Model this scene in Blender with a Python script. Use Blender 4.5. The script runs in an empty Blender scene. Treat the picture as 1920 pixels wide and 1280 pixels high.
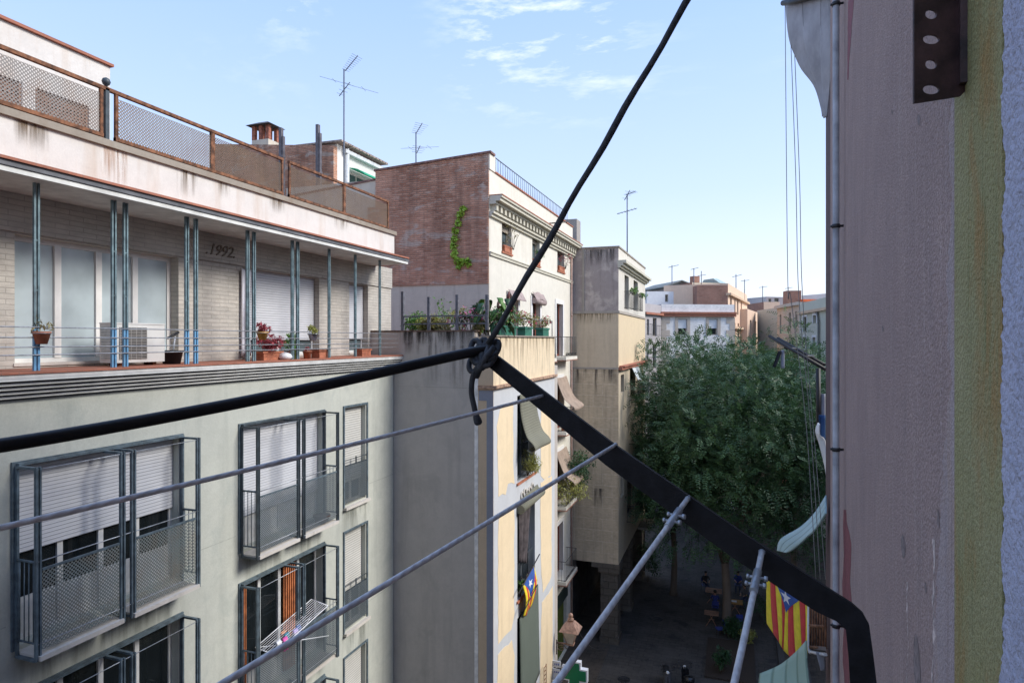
import bpy, bmesh, math, random
import numpy as np
from mathutils import Vector, Matrix
random.seed(4); RNG = np.random.default_rng(4)
R = math.radians
sc = bpy.context.scene; COL = sc.collection
# ------------------------------------------------------------------ camera
CAMZ = 16.7; FPX = 1200.0; HZ = 637.0; YAW = R(19.08)
FW = Vector((-math.sin(YAW), math.cos(YAW), 0)); RT = Vector((math.cos(YAW), math.sin(YAW), 0))
cd = bpy.data.cameras.new('camera'); cam = bpy.data.objects.new('camera', cd); COL.objects.link(cam)
cam.location = (0, 0, CAMZ); cam.rotation_euler = (R(90), 0, YAW)
cd.sensor_width = 36; cd.lens = 36 * FPX / 1920; cd.shift_y = -3 / 1920; cd.clip_start = 0.02; cd.clip_end = 2000
sc.camera = cam
# ------------------------------------------------------------------ sky, sun, exposure
SUN_AZ, SUN_EL = R(78), R(37)
w = bpy.data.worlds.new('World'); sc.world = w; w.use_nodes = True
nt = w.node_tree; N = nt.nodes; L = nt.links; N.clear()
wo = N.new('ShaderNodeOutputWorld'); bg = N.new('ShaderNodeBackground'); sky = N.new('ShaderNodeTexSky')
sky.sky_type = 'NISHITA'; sky.sun_disc = False; sky.sun_elevation = SUN_EL; sky.sun_rotation = SUN_AZ
sky.air_density = 1.0; sky.dust_density = 1.6; sky.ozone_density = 1.6
tc = N.new('ShaderNodeTexCoord'); mp = N.new('ShaderNodeMapping'); mp.inputs['Scale'].default_value = (5.0, 16.0, 26.0)
mp.inputs['Rotation'].default_value = (0.0, R(-24), R(-20))
cn = N.new('ShaderNodeTexNoise'); cn.inputs['Scale'].default_value = 1.5; cn.inputs['Detail'].default_value = 7; cn.inputs['Roughness'].default_value = .62
cn2 = N.new('ShaderNodeTexNoise'); cn2.inputs['Scale'].default_value = 2.2; cn2.inputs['Detail'].default_value = 2
r1 = N.new('ShaderNodeMapRange'); r1.inputs[1].default_value = .50; r1.inputs[2].default_value = .80
r2 = N.new('ShaderNodeMapRange'); r2.inputs[1].default_value = .475; r2.inputs[2].default_value = .62
# band of wisps high in the sky only
sep = N.new('ShaderNodeSeparateXYZ'); r3 = N.new('ShaderNodeMapRange'); r3.inputs[1].default_value = .30; r3.inputs[2].default_value = .42
m1 = N.new('ShaderNodeMath'); m1.operation = 'MULTIPLY'; m2 = N.new('ShaderNodeMath'); m2.operation = 'MULTIPLY'
m3 = N.new('ShaderNodeMath'); m3.operation = 'MULTIPLY'; m3.use_clamp = True; m3.inputs[1].default_value = 1.1
mx = N.new('ShaderNodeMix'); mx.data_type = 'RGBA'; mx.inputs[7].default_value = (6.2, 6.4, 6.6, 1)
# thin milky veil over the whole sky
vl = N.new('ShaderNodeMix'); vl.data_type = 'RGBA'; vl.inputs[0].default_value = .78
vr = N.new('ShaderNodeValToRGB'); vr.color_ramp.elements[0].position = .0; vr.color_ramp.elements[0].color = (5.3, 5.5, 6.0, 1); vr.color_ramp.elements[1].position = .55; vr.color_ramp.elements[1].color = (2.0, 3.2, 6.1, 1)
ve = vr.color_ramp.elements.new(.22); ve.color = (3.45, 4.3, 6.0, 1)
L.new(tc.outputs['Generated'], mp.inputs['Vector']); L.new(mp.outputs[0], cn.inputs['Vector']); L.new(tc.outputs['Generated'], cn2.inputs['Vector'])
L.new(cn.outputs['Fac'], r1.inputs[0]); L.new(cn2.outputs['Fac'], r2.inputs[0]); L.new(tc.outputs['Generated'], sep.inputs[0]); L.new(sep.outputs[2], r3.inputs[0])
L.new(r1.outputs[0], m1.inputs[0]); L.new(r2.outputs[0], m1.inputs[1]); L.new(m1.outputs[0], m2.inputs[0]); L.new(r3.outputs[0], m2.inputs[1])
L.new(m2.outputs[0], m3.inputs[0]); L.new(sep.outputs[2], vr.inputs[0]); L.new(vr.outputs[0], vl.inputs[7]); L.new(sky.outputs[0], vl.inputs[6]); L.new(vl.outputs[2], mx.inputs[6]); L.new(m3.outputs[0], mx.inputs[0])
L.new(mx.outputs[2], bg.inputs[0]); bg.inputs[1].default_value = .112; L.new(bg.outputs[0], wo.inputs[0])
sd = bpy.data.lights.new('sun', 'SUN'); sd.energy = 2.0; sd.angle = R(20); sd.color = (1, .955, .89)
sun = bpy.data.objects.new('sun', sd); COL.objects.link(sun)
sdir = Vector((math.cos(SUN_EL) * math.sin(SUN_AZ), math.cos(SUN_EL) * math.cos(SUN_AZ), math.sin(SUN_EL)))
sun.rotation_euler = sdir.to_track_quat('Z', 'Y').to_euler()
sc.view_settings.view_transform = 'Standard'; sc.view_settings.look = 'None'; sc.view_settings.exposure = 1.0; sc.view_settings.gamma = 1
sc.render.engine = 'CYCLES'; sc.render.resolution_x = 1024; sc.render.resolution_y = 682
sc.cycles.max_bounces = 6; sc.cycles.transparent_max_bounces = 16
# ------------------------------------------------------------------ measuring helpers (photo pixel -> metres in the scene)
def ray(px):
    return FW + RT * ((px - 960) / FPX)
def P(px, py, t):
    d = ray(px) * t
    return Vector((d.x, d.y, CAMZ + (HZ - py) / FPX * t))
def atX(px, py, X):
    return P(px, py, X / ray(px).x)
def atY(px, py, Y):
    return P(px, py, Y / ray(px).y)
def gnd(px, py):
    return P(px, py, CAMZ * FPX / (py - HZ))
def YX(px, X): return atX(px, 0, X).y
def Z(rel): return CAMZ + rel
# ------------------------------------------------------------------ materials
MC = {}
def newmat(name):
    m = bpy.data.materials.new(name); m.use_nodes = True; MC[name] = m
    return m, m.node_tree.nodes, m.node_tree.links, m.node_tree.nodes['Principled BSDF']
def rgba(c): return (c[0], c[1], c[2], 1)
def mixc(N, L, fac, a, b, blend='MIX'):
    n = N.new('ShaderNodeMix'); n.data_type = 'RGBA'; n.blend_type = blend
    for i, v in ((0, fac), (6, a), (7, b)):
        if hasattr(v, 'links'): L.new(v, n.inputs[i])
        elif i == 0: n.inputs[0].default_value = v
        else: n.inputs[i].default_value = rgba(v)
    return n.outputs[2]
def noise(N, L, vec, scale, detail=4, rough=.6, lo=.35, hi=.65, dist=0):
    n = N.new('ShaderNodeTexNoise'); n.inputs['Scale'].default_value = scale; n.inputs['Detail'].default_value = detail
    n.inputs['Roughness'].default_value = rough; n.inputs['Distortion'].default_value = dist; L.new(vec, n.inputs['Vector'])
    r = N.new('ShaderNodeMapRange'); r.inputs[1].default_value = lo; r.inputs[2].default_value = hi; L.new(n.outputs['Fac'], r.inputs[0])
    return r.outputs[0]
def mapped(N, L, vec, s):
    m = N.new('ShaderNodeMapping'); m.inputs['Scale'].default_value = s; L.new(vec, m.inputs['Vector']); return m.outputs[0]
def mul(N, L, a, b, op='MULTIPLY'):
    m = N.new('ShaderNodeMath'); m.operation = op
    for i, v in enumerate((a, b)):
        if hasattr(v, 'links'): L.new(v, m.inputs[i])
        else: m.inputs[i].default_value = v
    return m.outputs[0]
def bump(N, L, bsdf, h, strength=.3, dist=.01):
    b = N.new('ShaderNodeBump'); b.inputs['Strength'].default_value = strength; b.inputs['Distance'].default_value = dist
    L.new(h, b.inputs['Height']); L.new(b.outputs[0], bsdf.inputs['Normal'])
def plain(name, col, rough=.6, var=.12, scale=6, metal=0, bs=.15, coat=0, spec=None):
    if name in MC: return MC[name]
    m, N, L, b = newmat(name)
    tcn = N.new('ShaderNodeTexCoord'); v = tcn.outputs['Object']
    f = noise(N, L, v, scale, 5)
    d = [c * (1 - var * 1.6) for c in col]; u = [min(1, c * (1 + var)) for c in col]
    L.new(mixc(N, L, f, d, u), b.inputs['Base Color'])
    b.inputs['Roughness'].default_value = rough; b.inputs['Metallic'].default_value = metal
    if spec is not None: b.inputs['Specular IOR Level'].default_value = spec
    bump(N, L, b, noise(N, L, v, scale * 9, 3, lo=0, hi=1), bs, .004)
    return m
def stucco(name, col, col2=None, streak=None, samt=.5, patch=None, pamt=.5, rough=.88, grain=60, bs=.3, sscale=2.2, pth=(.55, .66), ga=.14, bsc=.45, psc=1.1, zs=.16):
    """painted or rendered wall: slow tone drift, vertical rain streaks, patches, grain"""
    if name in MC: return MC[name]
    m, N, L, b = newmat(name)
    v = N.new('ShaderNodeTexCoord').outputs['Object']
    col2 = col2 or [c * .84 for c in col]
    c = mixc(N, L, noise(N, L, v, bsc, 6, .65, .3, .7), col, col2)
    c = mixc(N, L, mul(N, L, noise(N, L, v, 3.2, 6, .7, .4, .75), .35), c, [x * .72 for x in col2])
    if patch: c = mixc(N, L, mul(N, L, noise(N, L, mapped(N, L, v, (1, 1, .35 if psc > 2 else 1)), psc, 6, .65, pth[0], pth[1], .6), pamt), c, patch)
    if streak:
        s = noise(N, L, mapped(N, L, v, (sscale, sscale, zs)), 1.6, 6, .62, .52, .78)
        c = mixc(N, L, mul(N, L, s, samt), c, streak)
    c = mixc(N, L, mul(N, L, noise(N, L, v, grain, 3, .7, .35, .65), ga), c, [x * .5 for x in col])
    L.new(c, b.inputs['Base Color']); b.inputs['Roughness'].default_value = rough; b.inputs['Specular IOR Level'].default_value = .25
    h = mul(N, L, noise(N, L, v, grain, 3, .6, 0, 1), noise(N, L, v, 2.5, 4, .6, 0, 1), 'ADD')
    bump(N, L, b, h, bs, .012)
    return m
def brick(name, c1, c2, mortar, bw=.29, bh=.075, ms=.012, patch=None, pamt=.0, streak=None, samt=0, wob=.02, bs=.5, lo=.56, hi=.64):
    if name in MC: return MC[name]
    m, N, L, b = newmat(name)
    t = N.new('ShaderNodeTexCoord'); uv = t.outputs['UV']; v = t.outputs['Object']
    nn = N.new('ShaderNodeTexNoise'); nn.inputs['Scale'].default_value = 3.5; nn.inputs['Detail'].default_value = 4; L.new(v, nn.inputs['Vector'])
    vm = N.new('ShaderNodeVectorMath'); vm.operation = 'MULTIPLY_ADD'; L.new(nn.outputs['Color'], vm.inputs[0]); vm.inputs[1].default_value = (wob * 2, wob * 2, 0); L.new(uv, vm.inputs[2])
    br = N.new('ShaderNodeTexBrick'); L.new(vm.outputs[0], br.inputs['Vector'])
    br.inputs['Scale'].default_value = 1; br.inputs['Brick Width'].default_value = bw; br.inputs['Row Height'].default_value = bh
    br.inputs['Mortar Size'].default_value = ms; br.inputs['Mortar Smooth'].default_value = .4; br.inputs['Bias'].default_value = 0
    br.inputs['Color1'].default_value = rgba(c1); br.inputs['Color2'].default_value = rgba(c2); br.inputs['Mortar'].default_value = rgba(mortar)
    c = mixc(N, L, mul(N, L, noise(N, L, mapped(N, L, v, (1, 1, 3.2)), 4, 6, .7, .35, .7), .55), br.outputs['Color'], [x * .45 for x in c1])
    c = mixc(N, L, mul(N, L, noise(N, L, v, .7, 4, .6, .4, .65), .4), c, [x * 1.35 for x in c2])
    if patch: c = mixc(N, L, mul(N, L, noise(N, L, mapped(N, L, v, (.6, .6, 1.5)), 1.3, 7, .68, lo, hi, .4), pamt), c, patch)
    if streak: c = mixc(N, L, mul(N, L, noise(N, L, mapped(N, L, v, (2, 2, .15)), 1.6, 5, .6, .5, .75), samt), c, streak)
    L.new(c, b.inputs['Base Color']); b.inputs['Roughness'].default_value = .93; b.inputs['Specular IOR Level'].default_value = .2
    h = mul(N, L, mul(N, L, br.outputs['Fac'], -1.0), noise(N, L, v, 9, 6, .7, 0, 1), 'ADD')
    bump(N, L, b, h, bs, .03)
    return m
def perforated(name, col, rust, pitch=.045, rad=.36, ramt=.6, open_=None):
    if name in MC: return MC[name]
    m, N, L, b = newmat(name)
    t = N.new('ShaderNodeTexCoord'); v = t.outputs['Object']
    c = mixc(N, L, mul(N, L, noise(N, L, v, 2.3, 6, .7, .42, .68), ramt), col, rust)
    L.new(c, b.inputs['Base Color']); b.inputs['Roughness'].default_value = .7
    mpn = N.new('ShaderNodeMapping'); mpn.inputs['Rotation'].default_value = (0, 0, R(45)); mpn.inputs['Scale'].default_value = (1 / pitch, 1 / pitch, 1)
    L.new(t.outputs['UV'], mpn.inputs['Vector'])
    fr = N.new('ShaderNodeVectorMath'); fr.operation = 'FRACTION'; L.new(mpn.outputs[0], fr.inputs[0])
    sb = N.new('ShaderNodeVectorMath'); sb.operation = 'SUBTRACT'; L.new(fr.outputs[0], sb.inputs[0]); sb.inputs[1].default_value = (.5, .5, 0)
    sp = N.new('ShaderNodeSeparateXYZ'); L.new(sb.outputs[0], sp.inputs[0])
    cb = N.new('ShaderNodeCombineXYZ'); L.new(sp.outputs[0], cb.inputs[0]); L.new(sp.outputs[1], cb.inputs[1])
    ln = N.new('ShaderNodeVectorMath'); ln.operation = 'LENGTH'; L.new(cb.outputs[0], ln.inputs[0])
    g = N.new('ShaderNodeMath'); g.operation = 'GREATER_THAN'; L.new(ln.outputs['Value'], g.inputs[0]); g.inputs[1].default_value = rad
    L.new(g.outputs[0], b.inputs['Alpha'])
    return m
def glass(name, col, rough=.06):
    if name in MC: return MC[name]
    m, N, L, b = newmat(name)
    v = N.new('ShaderNodeTexCoord').outputs['Object']
    L.new(mixc(N, L, noise(N, L, v, 1.6, 3, .5, .3, .7), [c * .7 for c in col], col), b.inputs['Base Color'])
    b.inputs['Roughness'].default_value = rough; b.inputs['IOR'].default_value = 1.5
    return m
def leafmat(name, c1, c2, sc_=.5, trans=.25):
    if name in MC: return MC[name]
    m, N, L, b = newmat(name)
    t = N.new('ShaderNodeTexCoord'); v = t.outputs['Object']
    g = N.new('ShaderNodeNewGeometry')
    c = mixc(N, L, noise(N, L, v, sc_, 4, .6, .35, .65), c1, c2)
    c = mixc(N, L, mul(N, L, g.outputs['Random Per Island'], .5), c, [x * 1.5 for x in c2])
    L.new(c, b.inputs['Base Color']); b.inputs['Roughness'].default_value = .5
    tr = N.new('ShaderNodeBsdfTranslucent'); L.new(c, tr.inputs['Color'])
    ms = N.new('ShaderNodeMixShader'); ms.inputs[0].default_value = trans; L.new(b.outputs[0], ms.inputs[1]); L.new(tr.outputs[0], ms.inputs[2])
    L.new(ms.outputs[0], N['Material Output'].inputs['Surface'])
    return m
def ribbed(name, col, period=.05, col2=None, axis=1, rough=.6):
    """slatted surface (roller shutter, reed blind): thin dark joints across"""
    if name in MC: return MC[name]
    m, N, L, b = newmat(name)
    t = N.new('ShaderNodeTexCoord'); sp = N.new('ShaderNodeSeparateXYZ'); L.new(t.outputs['UV'], sp.inputs[0])
    f = N.new('ShaderNodeMath'); f.operation = 'FRACT'; L.new(mul(N, L, sp.outputs[axis], 1 / period), f.inputs[0])
    tri = mul(N, L, mul(N, L, f.outputs[0], .5, 'SUBTRACT'), 0, 'ADD')
    ab = N.new('ShaderNodeMath'); ab.operation = 'ABSOLUTE'; L.new(tri, ab.inputs[0])
    gr = N.new('ShaderNodeMapRange'); gr.inputs[1].default_value = .36; gr.inputs[2].default_value = .48; L.new(ab.outputs[0], gr.inputs[0])
    v = t.outputs['Object']
    base = mixc(N, L, noise(N, L, v, 1.5, 5, .6, .35, .7), col, [c * .86 for c in col])
    L.new(mixc(N, L, gr.outputs[0], base, col2 or [c * .45 for c in col]), b.inputs['Base Color']); b.inputs['Roughness'].default_value = rough
    bump(N, L, b, mul(N, L, gr.outputs[0], -1.0), .6, .01)
    return m
# ------------------------------------------------------------------ mesh collector
class Fr:
    """facade frame: a along the wall, b outward, z up (z absolute)"""
    def __init__(s, o, u, n): s.o = Vector((o[0], o[1], 0)); s.u = Vector((u[0], u[1], 0)).normalized(); s.n = Vector((n[0], n[1], 0)).normalized()
    def __call__(s, a, b, z): return s.o + s.u * a + s.n * b + Vector((0, 0, z))
WF = Fr((0, 0), (1, 0), (0, 1))      # world frame: a = x, b = y
class MB:
    def __init__(s, fr=None): s.v = []; s.f = []; s.mi = []; s.uv = {}; s.fr = fr or WF; s.cur = 0; s.smooth = set()
    def quad(s, pts, sm=False, uvs=None):
        i = len(s.v); s.v += [Vector(p) for p in pts]; s.f.append(tuple(range(i, i + len(pts)))); s.mi.append(s.cur)
        if sm: s.smooth.add(len(s.f) - 1)
        if uvs: s.uv[len(s.f) - 1] = uvs
        return s
    def hexa(s, p, uvs=None):
        i = len(s.v); s.v += [Vector(q) for q in p]
        for f in ((0, 3, 2, 1), (4, 5, 6, 7), (0, 1, 5, 4), (1, 2, 6, 5), (2, 3, 7, 6), (3, 0, 4, 7)):
            s.f.append(tuple(i + k for k in f)); s.mi.append(s.cur)
        return s
    def box(s, a0, a1, b0, b1, z0, z1, fr=None):
        g = fr or s.fr
        return s.hexa([g(a0, b0, z0), g(a1, b0, z0), g(a1, b1, z0), g(a0, b1, z0), g(a0, b0, z1), g(a1, b0, z1), g(a1, b1, z1), g(a0, b1, z1)])
    def prism(s, foot, z0, z1):
        n = len(foot); i = len(s.v)
        zt = z1 if isinstance(z1, (list, tuple)) else [z1] * n
        s.v += [Vector((p[0], p[1], z0)) for p in foot] + [Vector((p[0], p[1], zt[k])) for k, p in enumerate(foot)]
        for k in range(n):
            s.f.append((i + k, i + (k + 1) % n, i + n + (k + 1) % n, i + n + k)); s.mi.append(s.cur)
        s.f.append(tuple(i + k for k in range(n))[::-1]); s.mi.append(s.cur); s.f.append(tuple(i + n + k for k in range(n))); s.mi.append(s.cur)
        return s
    def tube(s, pts, r, seg=10, caps=True, twist=0):
        pts = [Vector(p) for p in pts]; n = len(pts); rs = r if isinstance(r, (list, tuple)) else [r] * n
        i0 = len(s.v); prev = None; length = 0; lens = []
        for k, p in enumerate(pts):
            if k: length += (p - pts[k - 1]).length
            lens.append(length)
            d = (pts[min(k + 1, n - 1)] - pts[max(k - 1, 0)]).normalized()
            x = prev if prev is not None else (Vector((0, 0, 1)) if abs(d.z) < .9 else Vector((1, 0, 0)))
            x = (x - d * x.dot(d)).normalized(); y = d.cross(x); prev = x
            for j in range(seg):
                a = 2 * math.pi * j / seg; s.v.append(p + (x * math.cos(a) + y * math.sin(a)) * rs[k])
        for k in range(n - 1):
            for j in range(seg):
                j2 = (j + 1) % seg; s.f.append((i0 + k * seg + j, i0 + k * seg + j2, i0 + (k + 1) * seg + j2, i0 + (k + 1) * seg + j)); s.mi.append(s.cur)
                fi = len(s.f) - 1; s.smooth.add(fi)
                s.uv[fi] = [(j / seg, lens[k]), ((j + 1) / seg, lens[k]), ((j + 1) / seg, lens[k + 1]), (j / seg, lens[k + 1])]
        if caps:
            s.f.append(tuple(i0 + j for j in range(seg))[::-1]); s.mi.append(s.cur); s.f.append(tuple(i0 + (n - 1) * seg + j for j in range(seg))); s.mi.append(s.cur)
        return s
    def bar(s, p, q, r=.01, sq=False):
        return s.tube([p, q], r * (1.3 if sq else 1), 4 if sq else 8)
    def lathe(s, c, prof, seg=16):
        c = Vector(c); i0 = len(s.v); n = len(prof)
        for (r, z) in prof:
            for j in range(seg):
                a = 2 * math.pi * j / seg; s.v.append(c + Vector((r * math.cos(a), r * math.sin(a), z)))
        for k in range(n - 1):
            for j in range(seg):
                j2 = (j + 1) % seg; s.f.append((i0 + k * seg + j, i0 + k * seg + j2, i0 + (k + 1) * seg + j2, i0 + (k + 1) * seg + j)); s.mi.append(s.cur)
                if seg > 6: s.smooth.add(len(s.f) - 1)
        s.f.append(tuple(i0 + j for j in range(seg))[::-1]); s.mi.append(s.cur); s.f.append(tuple(i0 + (n - 1) * seg + j for j in range(seg))); s.mi.append(s.cur)
        return s
    def surf(s, fn, nu, nv, u0=0, u1=1, v0=0, v1=1, th=.004, scale=(1, 1)):
        """curved sheet with a real thickness"""
        i0 = len(s.v); pts = [[Vector(fn(u0 + (u1 - u0) * i / nu, v0 + (v1 - v0) * j / nv)) for j in range(nv + 1)] for i in range(nu + 1)]
        nrm = lambda i, j: ((pts[min(i + 1, nu)][j] - pts[max(i - 1, 0)][j]).cross(pts[i][min(j + 1, nv)] - pts[i][max(j - 1, 0)])).normalized()
        for side in (1, -1):
            for i in range(nu + 1):
                for j in range(nv + 1): s.v.append(pts[i][j] + nrm(i, j) * th * .5 * side)
        m = (nu + 1) * (nv + 1); idx = lambda i, j, k: i0 + k * m + i * (nv + 1) + j
        for k in (0, 1):
            for i in range(nu):
                for j in range(nv):
                    q = [idx(i, j, k), idx(i + 1, j, k), idx(i + 1, j + 1, k), idx(i, j + 1, k)]
                    U = [((i) / nu * scale[0], j / nv * scale[1]), ((i + 1) / nu * scale[0], j / nv * scale[1]), ((i + 1) / nu * scale[0], (j + 1) / nv * scale[1]), (i / nu * scale[0], (j + 1) / nv * scale[1])]
                    if k: q = q[::-1]; U = U[::-1]
                    s.f.append(tuple(q)); s.mi.append(s.cur); s.smooth.add(len(s.f) - 1); s.uv[len(s.f) - 1] = U
        edge = [(i, 0) for i in range(nu)] + [(nu, j) for j in range(nv)] + [(nu - i, nv) for i in range(nu)] + [(0, nv - j) for j in range(nv)]
        for k in range(len(edge)):
            a, b_ = edge[k], edge[(k + 1) % len(edge)]
            s.f.append((idx(*a, 0), idx(*a, 1), idx(*b_, 1), idx(*b_, 0))); s.mi.append(s.cur)
        return s
    def build(s, name, mats, parent=None, label=None):
        mats = mats if isinstance(mats, (list, tuple)) else [mats]
        root = parent
        while root is not None and root.parent is not None: root = root.parent
        off = Vector(root.location) if root is not None else Vector((0, 0, 0))
        me = bpy.data.meshes.new(name); me.from_pydata([tuple(v - off) for v in s.v], [], s.f)
        for m in mats: me.materials.append(m)
        uvl = me.uv_layers.new(name='UVMap')
        for k, p in enumerate(me.polygons):
            p.material_index = s.mi[k]; p.use_smooth = k in s.smooth
            if k in s.uv:
                for q, li in enumerate(p.loop_indices): uvl.data[li].uv = s.uv[k][q]
            else:
                n = p.normal
                for li in p.loop_indices:
                    c = me.vertices[me.loops[li].vertex_index].co + off
                    if abs(n.z) > .75: uvl.data[li].uv = (c.x, c.y)
                    else:
                        h = Vector((-n.y, n.x)).normalized(); uvl.data[li].uv = (c.x * h.x + c.y * h.y, c.z)
        o = bpy.data.objects.new(name, me); COL.objects.link(o)
        if parent is not None: o.parent = parent
        if label: o['label'] = label
        return o
def thing(name, label, cat, loc, group=None):
    o = bpy.data.objects.new(name, None); COL.objects.link(o); o.location = loc; o.empty_display_size = .2
    o['label'] = label; o['category'] = cat
    if group: o['group'] = group
    return o
def tag(o, label, cat, group=None):
    o['label'] = label; o['category'] = cat
    if group: o['group'] = group
    return o
def struct(o): o['kind'] = 'structure'; return o
def copy_tree(o, parent=None):
    c = o.copy(); COL.objects.link(c); c.parent = parent
    for ch in list(o.children): copy_tree(ch, c)
    return c
def stainmat(name, col, amt=.7, fx=9, fz=.6, power=1.4):
    if name in MC: return MC[name]
    m, N, L, b = newmat(name); t = N.new('ShaderNodeTexCoord'); sp = N.new('ShaderNodeSeparateXYZ'); L.new(t.outputs['UV'], sp.inputs[0])
    b.inputs['Base Color'].default_value = rgba(col); b.inputs['Roughness'].default_value = .95; b.inputs['Specular IOR Level'].default_value = .1
    top = mul(N, L, sp.outputs[1], power, 'POWER'); side = N.new('ShaderNodeMath'); side.operation = 'SINE'; L.new(mul(N, L, sp.outputs[0], math.pi), side.inputs[0])
    sd_ = mul(N, L, mul(N, L, side.outputs[0], 2.2), 1.0, 'MINIMUM')
    ns = noise(N, L, mapped(N, L, t.outputs['Object'], (fx, fx, fz)), 1.0, 5, .65, .42, .66)
    L.new(mul(N, L, mul(N, L, mul(N, L, top, sd_), ns), amt), b.inputs['Alpha']); return m
def stain(parent, fr, a0, a1, z0, z1, mat, b=.004):
    m = MB(fr); q = [fr(a0, b, z0), fr(a1, b, z0), fr(a1, b, z1), fr(a0, b, z1)]; U = [(0, 0), (1, 0), (1, 1), (0, 1)]
    if fr.u.cross(Vector((0, 0, 1))).dot(fr.n) < 0: q = q[::-1]; U = U[::-1]
    m.quad(q, uvs=U); return m.build('rain_stain', mat, parent)
# ------------------------------------------------------------------ shared materials
steel_blue = plain('steel_blue', (.10, .135, .155), .5, .25, 8)
steel_dark = plain('steel_dark', (.045, .06, .07), .5, .25, 8)
post_blue = plain('post_blue', (.14, .33, .52), .5, .2, 8)
teal_metal = plain('teal_metal', (.15, .22, .235), .5, .25, 8)
galv = plain('galvanised', (.42, .44, .46), .4, .2, 12, metal=.5)
rust = plain('rusty_iron', (.20, .085, .04), .85, .45, 9, bs=.4)
dark_iron = plain('dark_iron', (.022, .022, .024), .55, .3, 10)
iron_rail = plain('railing_iron', (.06, .055, .05), .6, .3, 10)
white_pvc = plain('white_plastic', (.72, .73, .74), .35, .05, 3)
white_wood = plain('white_wood', (.62, .62, .60), .5, .1, 5)
red_wood = plain('red_wood', (.26, .065, .035), .55, .2, 6)
dark_glass = glass('dark_glass', (.012, .016, .018))
pale_glass = glass('curtained_glass', (.50, .58, .60), .12)
dim_glass = glass('dim_glass', (.10, .13, .14), .08)
shutter_w = ribbed('shutter_white', (.58, .59, .61), .052, (.34, .35, .38))
shutter_g = ribbed('shutter_cream', (.62, .61, .56), .055, (.22, .22, .20))
stone_sill = stucco('stone_sill', (.66, .62, .56), (.54, .50, .44), (.2, .19, .16), .4, grain=30)
terracotta = plain('terracotta', (.42, .15, .08), .8, .2, 10)
red_tile = brick('red_tile', (.42, .17, .11), (.36, .15, .10), (.28, .16, .12), .2, .2, .008, wob=.002, bs=.2)
soil = plain('soil', (.05, .035, .025), .95, .4, 30)
g_leaf = leafmat('leaf_green', (.07, .17, .03), (.13, .26, .05), 3)
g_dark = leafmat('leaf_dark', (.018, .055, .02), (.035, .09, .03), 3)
g_yell = leafmat('leaf_yellowgreen', (.22, .26, .05), (.32, .30, .09), 3)
g_dry = leafmat('leaf_dry', (.34, .27, .14), (.22, .2, .08), 3)
pink_fl = leafmat('petal_pink', (.72, .10, .28), (.80, .22, .40), 3)
red_fl = leafmat('leaf_red', (.30, .05, .07), (.42, .10, .12), 3)
bark = stucco('bark', (.20, .155, .12), (.12, .10, .08), (.07, .06, .05), .6, grain=22, bs=.8, sscale=9)
# ------------------------------------------------------------------ facade helpers
def wall(mb, a0, a1, z0, z1, holes=(), d=.2, b=0, fr=None):
    """front sheet with real openings and their reveals"""
    g = fr or mb.fr; holes = list(holes)
    As = sorted({a0, a1, *[h[0] for h in holes], *[h[1] for h in holes]}); Zs = sorted({z0, z1, *[h[2] for h in holes], *[h[3] for h in holes]})
    As = [a for a in As if a0 <= a <= a1]; Zs = [z for z in Zs if z0 <= z <= z1]
    flip = g.u.cross(Vector((0, 0, 1))).dot(g.n) < 0
    def q(p): mb.quad(p[::-1] if flip else p)
    for i in range(len(As) - 1):
        for j in range(len(Zs) - 1):
            ca, cz = (As[i] + As[i + 1]) / 2, (Zs[j] + Zs[j + 1]) / 2
            if any(h[0] < ca < h[1] and h[2] < cz < h[3] for h in holes): continue
            q([g(As[i], b, Zs[j]), g(As[i + 1], b, Zs[j]), g(As[i + 1], b, Zs[j + 1]), g(As[i], b, Zs[j + 1])])
    for (x0, x1, y0, y1) in holes:
        q([g(x0, b, y0), g(x0, b - d, y0), g(x0, b - d, y1), g(x0, b, y1)][::-1]); q([g(x1, b, y0), g(x1, b - d, y0), g(x1, b - d, y1), g(x1, b, y1)])
        q([g(x0, b, y0), g(x1, b, y0), g(x1, b - d, y0), g(x0, b - d, y0)][::-1]); q([g(x0, b, y1), g(x1, b, y1), g(x1, b - d, y1), g(x0, b - d, y1)])
    return mb
def window(fr, root, x0, x1, z0, z1, d=.16, leaves=2, fm=None, pm=None, shut=None, sm=None, fw=.06, rail=None, panel=None):
    """joinery in an opening: frame > pane, with roller shutter down to height shut"""
    m = MB(fr); b0, b1 = -d - .03, -d + .02; fm = fm or white_wood
    m.box(x0, x0 + fw, b0, b1, z0, z1).box(x1 - fw, x1, b0, b1, z0, z1).box(x0 + fw, x1 - fw, b0, b1, z1 - fw, z1).box(x0 + fw, x1 - fw, b0, b1, z0, z0 + fw)
    wl = (x1 - x0 - 2 * fw) / leaves
    for k in range(1, leaves): m.box(x0 + fw + wl * k - fw * .7, x0 + fw + wl * k + fw * .7, b0, b1 + .01, z0 + fw, z1 - fw)
    if rail: m.box(x0 + fw, x1 - fw, b0 + .004, b1 + .004, rail - .035, rail + .035)
    if panel: m.box(x0 + fw, x1 - fw, b0 + .006, b1 - .012, z0 + fw, panel)
    w_ = m.build('window', fm, root)
    g = MB(fr); g.box(x0 + fw * .5, x1 - fw * .5, -d - .022, -d - .006, z0 + fw * .5, z1 - fw * .5); g.build('pane', pm or dark_glass, w_)
    if shut is not None:
        s = MB(fr); s.box(x0 + .01, x1 - .01, -d + .035, -d + .055, shut, z1 - .005); s.build('roller_shutter', sm or shutter_w, w_)
    return w_
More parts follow.
